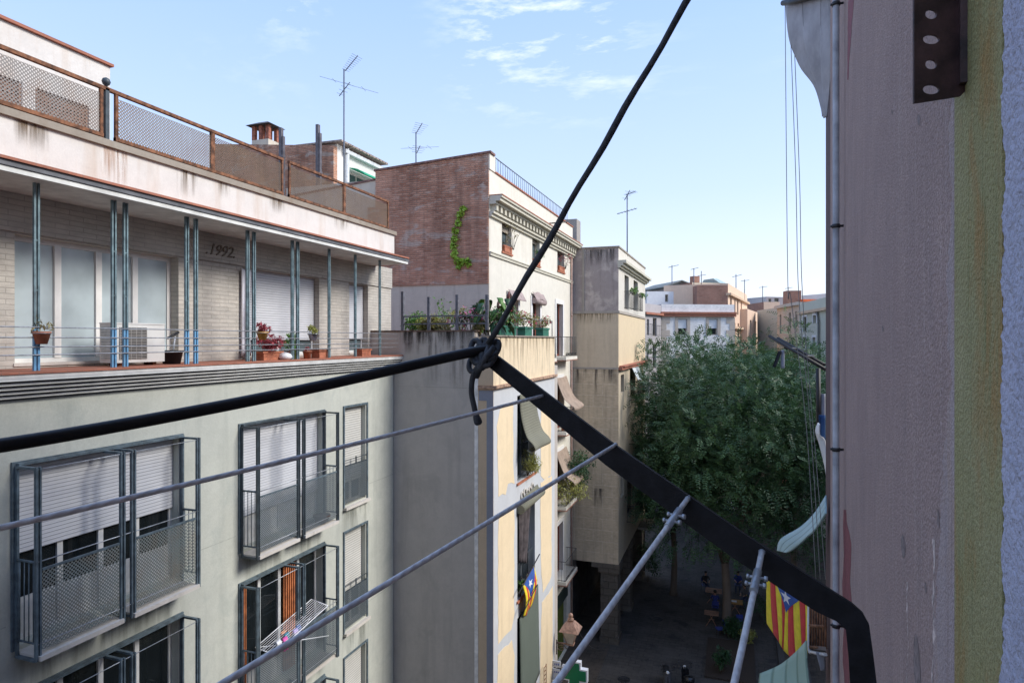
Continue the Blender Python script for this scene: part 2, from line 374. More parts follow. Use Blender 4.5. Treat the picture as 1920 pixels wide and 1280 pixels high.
def railing(fr, parent, a0, a1, b, z0, z1, step=.11, mat=None, d=0, ends=True, name='railing', r=.007):
    """iron balcony railing, with returns of depth b - d"""
    m = MB(fr); mat = mat or iron_rail
    for z in (z0 + .06, z1):
        m.bar(fr(a0, b, z), fr(a1, b, z), r * 1.6, True)
        if ends: m.bar(fr(a0, d, z), fr(a0, b, z), r * 1.6, True).bar(fr(a1, d, z), fr(a1, b, z), r * 1.6, True)
    n = max(2, int((a1 - a0) / step))
    for k in range(n + 1): a = a0 + (a1 - a0) * k / n; m.bar(fr(a, b, z0), fr(a, b, z1), r)
    if ends:
        n2 = max(1, int((b - d) / step))
        for k in range(n2):
            bb = d + (b - d) * (k + .5) / n2; m.bar(fr(a0, bb, z0), fr(a0, bb, z1), r).bar(fr(a1, bb, z0), fr(a1, bb, z1), r)
    return m.build(name, mat, parent)
# ------------------------------------------------------------------ ground
paving = brick('street_paving', (.078, .070, .062), (.096, .087, .078), (.032, .03, .028), .6, .3, .012, patch=(.028, .028, .03), pamt=.6, wob=.004, bs=.25)
plaza_m = brick('plaza_paving', (.085, .07, .056), (.105, .085, .068), (.04, .034, .028), .4, .4, .012, patch=(.03, .028, .025), pamt=.6, wob=.006, bs=.3)
kerb_m = stucco('kerb_stone', (.10, .095, .09), (.07, .066, .062), grain=20)
struct(MB().box(-400, 400, -60, 900, -.3, 0).build('ground', plaza_m))
st = MB(); pl = [(-6.2, -10), (1.2, -10), (1.2, 22), (1.75, 27), (2.2, 34), (2.35, 48), (1.0, 70), (-6.5, 70)]
st.prism(pl, -.02, .004); struct(st.build('street', paving))
kb = MB()
kp = [(1.2, 22), (1.75, 27), (2.2, 34), (2.35, 48), (1.0, 70)]
for k in range(len(kp) - 1):
    (xa, ya), (xb, yb) = kp[k], kp[k + 1]
    kb.hexa([(xa, ya, -.01), (xa + .3, ya, -.01), (xb + .3, yb, -.01), (xb, yb, -.01), (xa, ya, .13), (xa + .3, ya, .13), (xb + .3, yb, .13), (xb, yb, .13)])
    kb.hexa([(xa + 1.2, ya, -.01), (xa + 1.4, ya, -.01), (xb + 1.4, yb, -.01), (xb + 1.2, yb, -.01), (xa + 1.2, ya, .15), (xa + 1.4, ya, .15), (xb + 1.4, yb, .15), (xb + 1.2, yb, .15)])
struct(kb.build('kerb', kerb_m))
pv = MB()
for k in range(len(kp) - 1):
    (xa, ya), (xb, yb) = kp[k], kp[k + 1]
    pv.hexa([(xa + .303, ya, -.01), (xa + 1.197, ya, -.01), (xb + 1.197, yb, -.01), (xb + .303, yb, -.01), (xa + .303, ya, .12), (xa + 1.197, ya, .12), (xb + 1.197, yb, .12), (xb + .303, yb, .12)])
struct(pv.build('pavement', plaza_m))
for (px, py) in ((1233, 1160), (1170, 1273)):
    c = gnd(px, py); m = MB(); m.lathe((c.x, c.y, .006), [(.30, 0), (.30, .012), (.27, .012), (.26, .006), (.05, .008)], 20)
    tag(m.build('manhole_cover', dark_iron), 'round iron manhole cover ' + ('in the middle of the dark street' if py < 1200 else 'in the paving below the pharmacy cross'), 'manhole cover')
# ================================================================== GREEN BUILDING (left foreground)
GX = -8.5; gf = Fr((GX, 0), (0, 1), (1, 0))
gw = stucco('green_render', (.56, .57, .495), (.46, .475, .42), (.27, .29, .26), .5, patch=(.38, .41, .37), pamt=.5, grain=45, bs=.25, sscale=1.6, ga=.2)
gbrick = brick('grey_brick', (.53, .49, .43), (.46, .43, .38), (.32, .30, .265), .42, .075, .008, patch=(.32, .285, .245), pamt=.4, wob=.004, bs=.35)
para_w = stucco('parapet_white', (.74, .71, .66), (.66, .62, .57), (.45, .30, .18), .55, grain=35, bs=.15, sscale=1.3)
cap_st = stucco('cap_stone', (.38, .34, .28), (.28, .23, .18), (.2, .12, .07), .5, grain=25)
B = thing('apartment_building', 'pale green rendered building with grey brick top floor and white parapet, nearest on the left', 'building', (-12, 6, 0))
PIT = 2.9; TOP0 = -1.57; BOT0 = -3.86
cols = [(5.53, 8.07), (9.40, 11.90), (12.70, 13.65)]
cols_all = [(1.1, 3.64)] + cols
holes = []
for k in range(5):
    for c in cols_all: holes.append((c[0] + .03, c[1] - .03, Z(BOT0 - PIT * k + .02), Z(TOP0 - PIT * k - .02)))
m = MB(gf); wall(m, -6, 14.98, 0, Z(-.76), holes, .22)
# body behind the sheet and far side
m.prism([(-20, -6), (GX - .24, -6), (GX - .24, 14.98), (-20, 14.98)], 0, Z(-.5)); m.build('wall', gw, B)
m = MB(gf)
for k in range(0, 5):
    for a0_, a1_ in ((-6, cols_all[0][0] - .1), (cols_all[0][1] + .1, cols[0][0] - .1), (cols[0][1] + .1, cols[1][0] - .1), (cols[1][1] + .1, cols[2][0] - .1), (cols[2][1] + .1, 14.97)): z = Z(-3.55 - PIT * k); m.box(a0_, a1_, -.01, .002, z, z + .012)
m.build('render_joint', plain('joint_grey', (.36, .37, .33), .9), B)
# stepped cornice below terrace
m = MB(gf)
for i in range(5):
    z1 = Z(-.475 - i * .056); o_ = .27 - i * .05
    m.box(-6, 14.98, -.2, o_, z1 - .03, z1); 
m.build('cornice', plain('cornice_grey', (.58, .58, .55), .7, .1, 4), B)
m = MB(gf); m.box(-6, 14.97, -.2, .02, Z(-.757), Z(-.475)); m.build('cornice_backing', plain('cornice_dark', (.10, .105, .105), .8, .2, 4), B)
m = MB(gf); m.box(-6, 15.05, -1.2, .27, Z(-.472), Z(-.425)); m.build('terrace_slab', plain('slab_white', (.60, .59, .56), .7, .1, 4), B)
m = MB(gf); m.box(-6, 15.06, -1.2, .285, Z(-.422), Z(-.395)); m.build('terrace_floor', red_tile, B)
# top floor, set back
TX = -9.2; tf = Fr((TX, 0), (0, 1), (1, 0))
thl = [(5.99, 8.70, Z(-.33), Z(1.44)), (10.25, 12.74, Z(-.33), Z(1.44)), (13.98, 14.86, Z(-.33), Z(1.44)), (.8, 3.4, Z(-.33), Z(1.44))]
m = MB(tf); wall(m, -6, 16.08, Z(-.39), Z(1.46), thl, .24)
m.box(-6, 16.08, -.24, .035, Z(1.463), Z(2.02))
m.prism([(-20, -6), (TX - .26, -6), (TX - .26, 16.07), (-20, 16.07)], Z(-.49), Z(2.0)); m.build('brick_wall', gbrick, B)
window(tf, B, *thl[0], d=.2, leaves=4, fm=plain('window_beige', (.76, .74, .70), .5, .06, 3), pm=pale_glass, fw=.07, rail=None)
window(tf, B, *thl[1], d=.2, leaves=2, pm=dim_glass, shut=Z(.0), fw=.06)
window(tf, B, *thl[2], d=.2, leaves=1, pm=dim_glass, shut=Z(.02), fw=.06)
window(tf, B, *thl[3], d=.2, leaves=3, pm=pale_glass, fw=.07)
for h in thl[:3]: m = MB(tf); m.box(h[0] - .02, h[1] + .02, -.2, .02, Z(-.36), Z(-.32)); m.build('window_sill', stone_sill, B)
# date on the wall
cu = bpy.data.curves.new('date', 'FONT'); cu.body = '.1992.'; cu.size = .30; cu.extrude = .008; cu.shear = .35; cu.space_character = 1.02
to = bpy.data.objects.new('date_tmp', cu); COL.objects.link(to); bpy.context.view_layer.update()
me = bpy.data.meshes.new_from_object(to.evaluated_get(bpy.context.evaluated_depsgraph_get())); bpy.data.objects.remove(to)
c0 = atX(398, 478, TX)
mt = Matrix.Translation((TX + .05, c0.y - .22, c0.z - .0)) @ Matrix(((0, 0, 1, 0), (1, 0, 0, 0), (0, 1, 0, 0), (0, 0, 0, 1)))
me.transform(Matrix.Translation(-Vector(B.location)) @ mt); me.materials.clear(); me.materials.append(plain('bronze_digits', (.16, .125, .09), .6, .2, 9))
o = bpy.data.objects.new('date_numerals', me); COL.objects.link(o); o.parent = B
# roof overhang with soffit and tile edge
m = MB(gf); m.box(-6, 15.0, -.9, .42, Z(1.985), Z(2.05)); m.build('soffit', plain('soffit_grey', (.66, .66, .62), .7, .12, 3), B)
m = MB(gf); m.box(-6, 15.03, -.7, .44, Z(2.053), Z(2.09)); m.box(-6, 15.05, -.7, .40, Z(2.10), Z(2.125)); m.build('gutter', plain('gutter_dark', (.12, .12, .125), .5, .2, 4), B)
m = MB(gf); m.box(-6, 15.05, -.9, .43, Z(2.13), Z(2.165)); m.build('roof_tile_edge', red_tile, B)
m = MB(gf); m.box(-6, 15.2, -.35, -.1, Z(2.168), Z(2.80)); m.build('parapet', para_w, B)
m = MB(gf); m.box(-6, 15.25, -.38, -.05, Z(2.803), Z(2.90)); m.build('parapet_cap', cap_st, B)
m = MB(); m.prism([(-20, -6), (-8.9, -6), (-8.9, 15.2), (-20, 15.2)], Z(2.0), Z(2.5)); m.build('roof', red_tile, B)
# penthouse
m = MB(Fr((-10.5, 0), (0, 1), (1, 0)))
ph = [(4.9, 5.75, Z(3.35), Z(4.02)), (6.05, 6.95, Z(3.35), Z(4.02)), (7.15, 8.05, Z(3.35), Z(4.02))]
wall(m, 0, 8.44, Z(2.5), Z(4.86), ph, .12); m.prism([(-15, 0), (-10.63, 0), (-10.63, 8.44), (-15, 8.44)], Z(2.4), Z(4.86))
m.quad([(-10.5, 8.44, Z(2.5)), (-10.63, 8.44, Z(2.5)), (-10.63, 8.44, Z(4.86)), (-10.5, 8.44, Z(4.86))]); m.build('penthouse', para_w, B)
m = MB(Fr((-10.5, 0), (0, 1), (1, 0))); m.box(0, 8.48, -4.5, .05, Z(4.863), Z(4.91)); m.build('penthouse_roof', red_tile, B)
for h in ph:
    m = MB(Fr((-10.5, 0), (0, 1), (1, 0)));
    for k in range(12): z = h[2] + .03 + k * .054; m.box(h[0] + .03, h[1] - .03, -.09, -.05, z, z + .036)
    m.box(h[0], h[0] + .04, -.1, -.03, h[2], h[3]).box(h[1] - .04, h[1], -.1, -.03, h[2], h[3]); m.build('louvre_shutter', plain('brown_louvre', (.24, .12, .075), .7, .3, 8), B)
# lower windows: frames, shutters, cage balconies
SH = {(1, 0): -2.72, (2, 0): -3.28, (3, 0): -3.35, (3, 1): -5.95, (3, 2): -9.0, (2, 2): -9.2, (1, 2): -9.0, (2, 3): -11.5, (3, 3): -12}
orange = plain('orange_curtain', (.42, .14, .05), .8, .25, 6)
perf_g = perforated('perforated_steel', (.17, .20, .19), (.22, .15, .09), .036, .37, .45)
perf_d = perforated('perforated_steel_dense', (.10, .125, .14), (.10, .10, .09), .03, .36, .3)
for k in range(5):
    zt, zb = Z(TOP0 - PIT * k), Z(BOT0 - PIT * k)
    for ci, c in enumerate(cols_all):
        sh = SH.get((ci, k)); wide = ci != 3
        window(gf, B, c[0] + .03, c[1] - .03, zb + .02, zt - .02, d=.17, leaves=4 if wide else 2, pm=dark_glass, fm=white_wood,
               shut=Z(sh) if sh else None, sm=shutter_w if ci < 3 else shutter_g, fw=.055, panel=zb + .55 if wide else None)
        # steel surround flush on the wall
        s = MB(gf); e = .045; b1 = .03
        s.box(c[0] - e, c[0], -.02, b1, zb - .02, zt + e).box(c[1], c[1] + e, -.02, b1, zb - .02, zt + e).box(c[0], c[1], -.02, b1 - .002, zt, zt + e)
        s.build('steel_surround', steel_blue, B)
        if not wide:
            s = MB(gf); s.box(c[0] - .04, c[1] + .06, -.15, .10, zb - .07, zb - .005); s.build('window_sill', stone_sill, B)
            s = MB(gf); s.box(c[0], c[1], .012, .028, zb + .92, zb + .95).box(c[0], c[1], .012, .028, zb + 1.06, zb + 1.075).box((c[0] + c[1]) / 2 - .02, (c[0] + c[1]) / 2 + .02, .01, .025, zb + .95, zb + 1.1)
            rl = s.build('railing', steel_dark, B); s = MB(gf); s.box(c[0] + .01, c[1] - .01, .016, .022, zb + .08, zb + .915); s.build('mesh_panel', perf_d, rl)
            continue
        # cage balcony
        D = .39; y0, y1 = c; q = MB(gf); sx = .022; mid = (y0 + y1) / 2 - .01
        def post(a, b, za, zb_, w_=.03): q.box(a - w_ / 2, a + w_ / 2, b - .02, b + .02, za, zb_)
        for a in (y0, y1): post(a, D, zb - .1, zt, .028); post(a + (.045 if a == y0 else -.045), D, zb - .1, zt, .02); post(a, .05, zb - .1, zt, .03)
        for a in (mid - .11, mid - .06, mid + .06, mid + .11): post(a, D, zb - .1, zt, .024)
        for a in (y0, y1, mid - .09, mid + .09): q.box(a - .022, a + .022, .05, D, zt - .03, zt).box(a - .022, a + .022, .05, D, zb - .1, zb - .07)
        q.box(y0, y1, .03, .09, zt - .002, zt + .03)
        bal = q.build('cage_balcony', steel_blue if (ci, k) not in ((2, 0),) else steel_dark, B)
        q = MB(gf); q.bar(gf(y0, D, zt - .03), gf(y1, D, zt - .03), .006).bar(gf(y0, D, zb + 1.12), gf(y1, D, zb + 1.12), .008).bar(gf(y0, D, zb + .1), gf(y1, D, zb + .1), .006)
        q.build('wire', galv, bal)
        for a in (y0, y1):
            q = MB(gf); q.bar(gf(a, .05, zb + 1.12), gf(a, D, zb + 1.12), .014, True).bar(gf(a, .05, zb + .12), gf(a, D, zb + .12), .012, True)
            for n in range(4): bb = .05 + (D - .05) * (n + .6) / 4.2; q.bar(gf(a, bb, zb + .12), gf(a, bb, zb + 1.12), .007)
            q.build('side_railing', steel_blue, bal)
        for (a, b_) in ((y0 + .07, mid - .13), (mid + .13, y1 - .07)):
            q = MB(gf); q.box(a, b_, D - .004, D + .002, zb + .02, zb + 1.0); q.build('mesh_panel', perf_g if ci < 2 else perf_d, bal)
            q = MB(gf); q.box(a, b_, D - .012, D + .012, zb + 1.0, zb + 1.03); q.build('panel_rail', steel_blue, bal)
            q = MB(gf); q.box(a - .05, b_ + .04, -.14, D - .03 if k else D + .05, zb - .10, zb - .04); q.build('window_sill', stone_sill, bal)
        if (ci, k) == (2, 1):
            for (a, b_) in ((y0 + .04, y0 + .26), (mid + .1, mid + .42)):
                q = MB(gf); nst = 10
                for n in range(nst): xa = a + (b_ - a) * n / nst; q.box(xa, xa + (b_ - a) / nst, -.13 + .03 * (n % 2), -.11 + .03 * (n % 2), zb + .05, zt - .06)
                q.build('orange_curtain', orange, B)
st_g = stainmat('stain_soot', (.13, .14, .12), .75, 5, .5); st_r = stainmat('stain_rust', (.40, .17, .05), .95, 14, .8, 1.1); st_b = stainmat('stain_brown', (.17, .12, .075), .9, 16, .7, 1.2)
for k in range(4):
    zb = Z(BOT0 - PIT * k)
    for c in cols: stain(B, gf, c[0] - .12, c[1] + .15, zb - .95, zb - .08, st_g)
pf = Fr((-8.6, 0), (0, 1), (1, 0)); pfr = Fr((-8.5 - .1, 0), (0, 1), (1, 0))
for px, w_, h_, mt_ in ((212, .42, .60, st_r), (228, .2, .55, st_r), (352, .5, .45, st_b), (420, .3, .3, st_b), (60, .5, .35, st_b), (520, .5, .3, st_b), (640, .6, .3, st_b)):
    a = YX(px, -8.6); stain(B, pfr, a - w_ / 2, a + w_ / 2, Z(2.8) - h_, Z(2.8), mt_)
# terrace posts and wires
TR = thing('terrace_railing', 'blue-green steel posts and thin wires along the red tiled terrace of the left building', 'railing', (-8.35, 8, Z(-.39)))
FX = -8.35; ff = Fr((FX, 0), (0, 1), (1, 0))
for px in (68, 213, 235, 350, 367, 464, 476, 548, 558, 617, 666, 712):
    a = YX(px, FX); m = MB(ff)
    for s in (-1, 1): m.box(a + s * .024 - .012, a + s * .024 + .012, -.016, .016, Z(.17), Z(1.985))
    for z in (.62, 1.25): m.box(a - .03, a + .03, -.008, .008, Z(z), Z(z + .02))
    m.cur = 1
    for s in (-1, 1): m.box(a + s * .024 - .013, a + s * .024 + .013, -.017, .017, Z(-.39), Z(.17))
    m.build('post', [teal_metal, post_blue if px < 400 else teal_metal], TR)  # lower part of the left posts is coloured blue
for z in (.16, .03, -.09, -.19):
    m = MB(ff); m.bar(ff(-5, .028, Z(z)), ff(14.9, .028, Z(z)), .008); m.build('wire', galv, TR)
# roof mesh railing
RG = thing('roof_railing', 'rusty perforated metal railing on top of the white roof parapet', 'railing', (-8.6, 8, Z(2.9)))
rf = Fr((-8.62, 0), (0, 1), (1, 0)); zt = Z(3.62); zb = Z(2.9)
perf_r = perforated('perforated_rusty', (.26, .24, .22), (.20, .11, .06), .036, .37, .6)
perf_b = perforated('perforated_brown', (.15, .10, .065), (.21, .14, .08), .03, .43, .7)
yy = [3.2, YX(192, -8.62), YX(215, -8.62), YX(398, -8.62), YX(530, -8.62), YX(541, -8.62), YX(645, -8.62), YX(728, -8.62)]
for (i, j, mt_) in ((0, 1, perf_r), (2, 3, perf_r), (3, 4, perf_b), (5, 6, perf_b), (6, 7, perf_b)):
    m = MB(rf); m.box(yy[i] + .05, yy[j] - .05, -.004, .004, zb + .09, zt - .06); m.build('mesh_panel', mt_, RG)
    for pa_ in (yy[i], yy[j] - .045): m = MB(rf); m.box(pa_, pa_ + .045, -.02, .02, zb, zt); m.build('post', rust, RG)
    for za_, h_ in ((zt, .05), (zb + .03, .05)): m = MB(rf); m.box(yy[i], yy[j], -.028, .028, za_, za_ + h_); m.build('rail', rust, RG)
a = YX(199, -8.62); m = MB(rf); m.box(a - .03, a + .03, -.03, .03, zb, zt + .03); bpst = m.build('ball_post', steel_dark, RG); m = MB(); m.lathe(rf(a, 0, zt + .03), [(.02, 0), (.02, .04), (.045, .06), (.06, .1), (.045, .14), (.01, .16)], 12); m.build('ball_finial', steel_dark, bpst)
m = MB(rf); m.box(yy[1], yy[2], -.03, .03, zt, zt + .05); m.build('rail', rust, RG)
def block(root, fr, a0, a1, back, z0, z1, front, side, holes=(), d=.2, names=('facade', 'side_wall')):
    m = MB(fr); wall(m, a0, a1, z0, z1, holes, d); m.build(names[0], front, root)
    m = MB(fr); m.box(a0, a1, -back, -d - .02, z0 + .002, z1 - .003); e = .08
    m.box(a0, a0 + e, -d - .018, -.004, z0 + .002, z1 - .003).box(a1 - e, a1, -d - .018, -.004, z0 + .002, z1 - .003).box(a0 + e, a1 - e, -d - .018, -.004, z1 - .06, z1 - .003)
    return m.build(names[1], side, root)
# ================================================================== YELLOW BUILDING (projects into the street)
yel = stucco('yellow_paint', (.84, .68, .45), (.80, .64, .41), (.45, .33, .2), .35, grain=35, bs=.12)
yel_grey = stucco('primer_grey', (.60, .61, .60), (.54, .55, .56), (.4, .38, .34), .3, grain=35, bs=.12)
ygw = stucco('party_grey', (.56, .505, .44), (.49, .445, .39), (.30, .27, .235), .6, patch=(.40, .365, .32), pamt=.5, grain=30, bs=.3, sscale=1.5)
ytan = stucco('return_tan', (.66, .50, .34), (.60, .46, .31), (.2, .16, .11), .4, grain=35)
ystain = stucco('stained_cream', (.80, .66, .45), (.76, .62, .42), (.17, .13, .09), 1.0, grain=30, sscale=8, zs=.5)
slate_p = stucco('slate_band', (.30, .31, .35), (.26, .27, .31), grain=30)
Yb = thing('apartment_building', 'narrow yellow building projecting into the street with reed blinds and a planted terrace', 'building', (-8, 18, 0))
YXP = -5.68; yf = Fr((YXP, 0), (0, 1), (1, 0)); Y0, Y1 = 15.0, 20.8
yw0, yw1 = 16.87, 18.54
yh = [(yw0, yw1, Z(a), Z(b)) for (a, b) in ((-3.98, -1.56), (-7.25, -4.60), (-10.4, -7.75), (-13.3, -11.0))]
block(Yb, yf, Y0 + .003, Y1, 12, 0, Z(-1.22), yel_grey, ygw, yh, .25)
block(Yb, yf, Y0 + .003, Y1, .55, Z(-1.19), Z(.08), ystain, ytan, (), .1, ('terrace_parapet', 'parapet_side'))
m = MB(); m.box(-18, -6.2, Y0 + .004, Y0 + .22, Z(-1.22), Z(.21)); m.box(-18, -5.9, 20.8, 21.99, 0, Z(-.9)); m.build('party_wall', ygw, Yb)
m = MB(); m.box(-18, -6.2, Y0 + .22, 21.95, Z(-1.2), Z(-.9)); m.build('terrace_floor', red_tile, Yb)
m = MB(); m.box(-18, -6.15, Y0 - .02, Y0 + .25, Z(.212), Z(.25)); m.build('wall_coping', plain('coping_rusty', (.16, .10, .07), .8, .4, 8), Yb)
m = MB(yf); m.box(Y0 - .06, Y1 + .04, -.4, .10, Z(-1.218), Z(-1.15)); m.box(Y0 - .04, Y1 + .02, -.4, .06, Z(-1.25), Z(-1.22)); m.build('string_course', plain('string_tile', (.42, .27, .18), .8, .35, 9), Yb)
m = MB(yf); m.box(Y0 - .02, Y1, -.3, .05, Z(.083), Z(.12)); m.build('parapet_coping', cap_st, Yb)
# painted return that faces the camera
m = MB(); m.box(-6.09, -5.683, Y0 - .006, Y0 + .002, 0, Z(-1.26)); m.box(-6.09, -5.683, Y0 - .006, Y0 + .002, Z(-1.14), Z(.08)); m.build('painted_return', ytan, Yb)
m = MB(); m.box(-6.19, -6.093, Y0 - .012, Y0 + .002, 0, Z(.0)); m.build('white_strip', plain('lime_white', (.78, .75, .70), .8, .15, 5), Yb)
m = MB(); m.box(-5.86, -5.684, Y0 - .010, Y0 - .0062, 0, Z(-1.5)); m.box(-6.07, -5.684, Y0 - .0112, Y0 - .0104, Z(-1.53), Z(-1.27)); m.build('slate_band', slate_p, Yb)
# cream paint panels with ragged edges on the grey primer
def ragged(mb, fr, poly, b, jit=.035, step=.25):
    out = []
    for k in range(len(poly)):
        p, q = poly[k], poly[(k + 1) % len(poly)]; n = max(1, int(math.hypot(q[0] - p[0], q[1] - p[1]) / step))
        for i in range(n): t = i / n; out.append((p[0] + (q[0] - p[0]) * t + random.uniform(-jit, jit), p[1] + (q[1] - p[1]) * t + random.uniform(-jit, jit)))
    lo = [fr(a, -.002, z) for a, z in out]; hi = [fr(a, b, z) for a, z in out]; n = len(out); i0 = len(mb.v)
    mb.v += lo + hi; mb.f.append(tuple(i0 + n + k for k in range(n))); mb.mi.append(0)
    for k in range(n): mb.f.append((i0 + k, i0 + (k + 1) % n, i0 + n + (k + 1) % n, i0 + n + k)); mb.mi.append(0)
def yz(px, py): p = atX(px, py, YXP); return (p.y, p.z)
for poly in ([(938, 765), (962, 752), (962, 880), (964, 905), (952, 905), (948, 925), (934, 930), (932, 800)],
             [(1014, 745), (1033, 742), (1033, 890), (1020, 900), (1014, 890)],
             [(936, 965), (964, 955), (964, 1150), (958, 1180), (944, 1195), (934, 1205), (933, 1000)],
             [(1013, 905), (1034, 890), (1034, 1080), (1018, 1110), (1014, 1060)],
             [(933, 1225), (960, 1200), (964, 1230), (962, 1420), (932, 1450)],
             [(1016, 1130), (1036, 1100), (1036, 1420), (1010, 1400), (1014, 1180)]):
    m = MB(); ragged(m, yf, [yz(*p) for p in poly], .006); m.build('paint_patch', yel, Yb)
for k, (x0, x1, z0, z1) in enumerate(yh):
    window(yf, Yb, x0, x1, z0, z1, d=.2, leaves=2, fm=plain('grey_joinery', (.20, .22, .24), .6, .15, 5), pm=dark_glass, fw=.06)
    m = MB(yf); m.box(x0 - .08, x1 + .08, -.2, .05, z0 - .06, z0 - .003); m.build('window_sill', terracotta, Yb)
    railing(yf, Yb, x0 + .03, x1 - .03, -.06, z0, z0 + 1.0, .11, steel_dark, ends=False)
for (px, py) in ((989, 922), (989, 1163)):      # stucco ornament over the lower windows
    a, z = yz(px, py); m = MB()
    for k in range(5):
        pts = [yf(a - .55 + .24 * k + .11 * math.cos(t), .02, z + .13 * math.sin(t) + .04 * math.sin(k * 2)) for t in [i * .7 for i in range(8)]]
        m.tube(pts, .025, 6)
    m.build('stucco_ornament', stone_sill, Yb)
a = Y0 + .1
while a < Y1 - .2: wd_ = random.uniform(.12, .3); stain(Yb, yf, a, a + wd_, Z(.08) - random.uniform(.35, .95), Z(.08), st_b, .003); a += wd_ + random.uniform(.0, .22)
pyf = Fr((0, Y0), (1, 0), (0, -1))
for a0_, w_, h_ in ((-8.2, .5, .6), (-7.8, .3, .4), (-7.55, .45, 1.4), (-7.1, .3, .5), (-6.9, .45, 1.5), (-6.5, .3, .7), (-8.5, 2.3, .35)): stain(Yb, pyf, a0_, a0_ + w_, Z(.21) - h_, Z(.21), stainmat('stain_dark', (.10, .09, .08), 1.0, 7, .5, .8), .004)
# reed blinds hung over the yellow building's windows
reed = ribbed('reed_blind', (.20, .195, .14), .06, (.13, .125, .09), 1, .9); reed2 = ribbed('reed_blind_green', (.13, .155, .12), .075, (.06, .075, .06), 1, .9)
def cur(pts):
    """smooth curve through points"""
    pts = [Vector(p) for p in pts]
    def f(t):
        t = min(max(t, 0), 1) * (len(pts) - 1); i = min(int(t), len(pts) - 2); u = t - i
        p0, p1, p2, p3 = pts[max(i - 1, 0)], pts[i], pts[i + 1], pts[min(i + 2, len(pts) - 1)]
        return .5 * ((2 * p1) + (-p0 + p2) * u + (2 * p0 - 5 * p1 + 4 * p2 - p3) * u * u + (-p0 + 3 * p1 - 3 * p2 + p3) * u ** 3)
    return f
x0, x1, z0, z1 = yh[0]
c = cur([(.06, z1 + .02), (.06, z1 - .5), (.16, z1 - .95), (.42, z1 - 1.25), (.62, z1 - 1.42), (.50, z1 - 1.62), (.40, z1 - 1.60)] and [(YXP + b, 0, z) for b, z in ((.06, z1 + .04), (.07, z1 - .4), (.14, z1 - .8), (.26, z1 - 1.15), (.44, z1 - 1.34), (.50, z1 - 1.48), (.40, z1 - 1.56), (.28, z1 - 1.50))])
m = MB(); m.surf(lambda u, v: Vector((c(v).x + .02 * math.sin(u * 5 + v * 3), x0 + .05 + (x1 - x0 - .05) * u - .06 * v, c(v).z)), 10, 30, th=.012, scale=(1.6, 2.2))
tag(m.build('reed_blind', reed), 'pale reed blind bulging out over the railing of the top window of the yellow building', 'blind')
x0, x1, z0, z1 = yh[1]
m = MB(); m.tube([yf(x0 - .05, .10, z1 - .1), yf(x1 + .15, .16, z1 + .0)], .13, 16); m.surf(lambda u, v: yf(x0 - .02 + (x1 - x0 + .12) * u, .05 + .07 * v, z1 + .12 - .16 * v + .1 * u), 6, 4, th=.012)
tag(m.build('rolled_blind', reed), 'reed blind rolled up at the head of the middle window of the yellow building', 'blind')
m = MB(); m.surf(lambda u, v: yf(x0 + .1 + (1.15 - .35 * v) * u, -.02 + .05 * math.sin(u * 22 + v * 2), z1 - .1 - (1.5 + .3 * u) * v), 26, 14, th=.006)
tag(m.build('dark_curtain', plain('curtain_dark', (.085, .07, .07), .9, .3, 5)), 'dark creased curtain hanging in the window above the small flag', 'curtain')
x0, x1, z0, z1 = yh[2]
m = MB(); m.surf(lambda u, v: yf(x0 + .0 + (x1 - x0 + .1) * u, .07 + .05 * v, z1 + .35 * u - .02 - 2.7 * v + .02 * math.sin(9 * u)), 8, 16, th=.012, scale=(1.6, 2.7))
tag(m.build('reed_blind', reed2), 'long greenish reed blind covering the lowest visible window of the yellow building', 'blind')
# ------------------------------------------------------------------ flags
flag_y = plain('flag_yellow', (.80, .62, .03), .7, .08, 12); flag_r = plain('flag_red', (.58, .035, .04), .7, .08, 12)
flag_b = plain('flag_blue', (.025, .085, .32), .7, .1, 12); flag_w = plain('flag_white', (.72, .72, .72), .7, .05, 12)
def flag(name, label, S, nm, tri, star, sr, pale=False, group=None):
    """S(u,v) surface, u across the stripes, v down the flag"""
    m = MB()
    for k in range(9):
        m.cur = k % 2; m.surf(S, 3, 22, k / 9, (k + 1) / 9, 0, 1, th=.003)
    off = nm.normalized() * .006
    for s in (1, -1):
        m.cur = 2; (ax, ay), (bx, by), (cx, cy) = tri
        q = 8
        def T(i, j): a = i / q; b = j / q; return Vector(S(ax + (bx - ax) * a + (cx - ax) * b, ay + (by - ay) * a + (cy - ay) * b)) + off * s
        for i in range(q):
            for j in range(q - i):
                m.quad([T(i, j), T(i + 1, j), T(i, j + 1)])
                if i + j < q - 1: m.quad([T(i + 1, j), T(i + 1, j + 1), T(i, j + 1)])
        m.cur = 3; pts = []
        for k in range(10):
            r = sr if k % 2 == 0 else sr * .42; a = math.pi / 2 + k * math.pi / 5 + .15
            pts.append(Vector(S(star[0] + r * math.cos(a), star[1] - r * math.sin(a) * .62)) + off * 1.6 * s)
        cc = Vector(S(*star)) + off * 1.6 * s
        for k in range(10): m.quad([cc, pts[k], pts[(k + 1) % 10]])
    o = m.build(name, [flag_y, flag_r, flag_b, flag_w]); tag(o, label, 'flag', group); return o
x0, x1, z0, z1 = yh[1]
TLs, TRs = Vector((YXP + .12, 16.95, z1 - 2.2)), Vector((YXP + .14, 17.95, z1 - 2.02)); 
def Sf(u, v):
    p = TLs.lerp(TRs, u); sag = .35 * v * (1 - v)
    return (p.x + .10 * math.sin(3.1 * v) + .03 * math.sin(u * 9), p.y + .12 * v * (.5 - u), p.z - .92 * v - .15 * math.sin(math.pi * u) * v)
flag('flag', 'small striped flag with white star tied at a window of the yellow building', Sf, Vector((1, 0, 0)), ((.02, .0), (.98, 0), (.55, .62)), (.55, .25), .17)
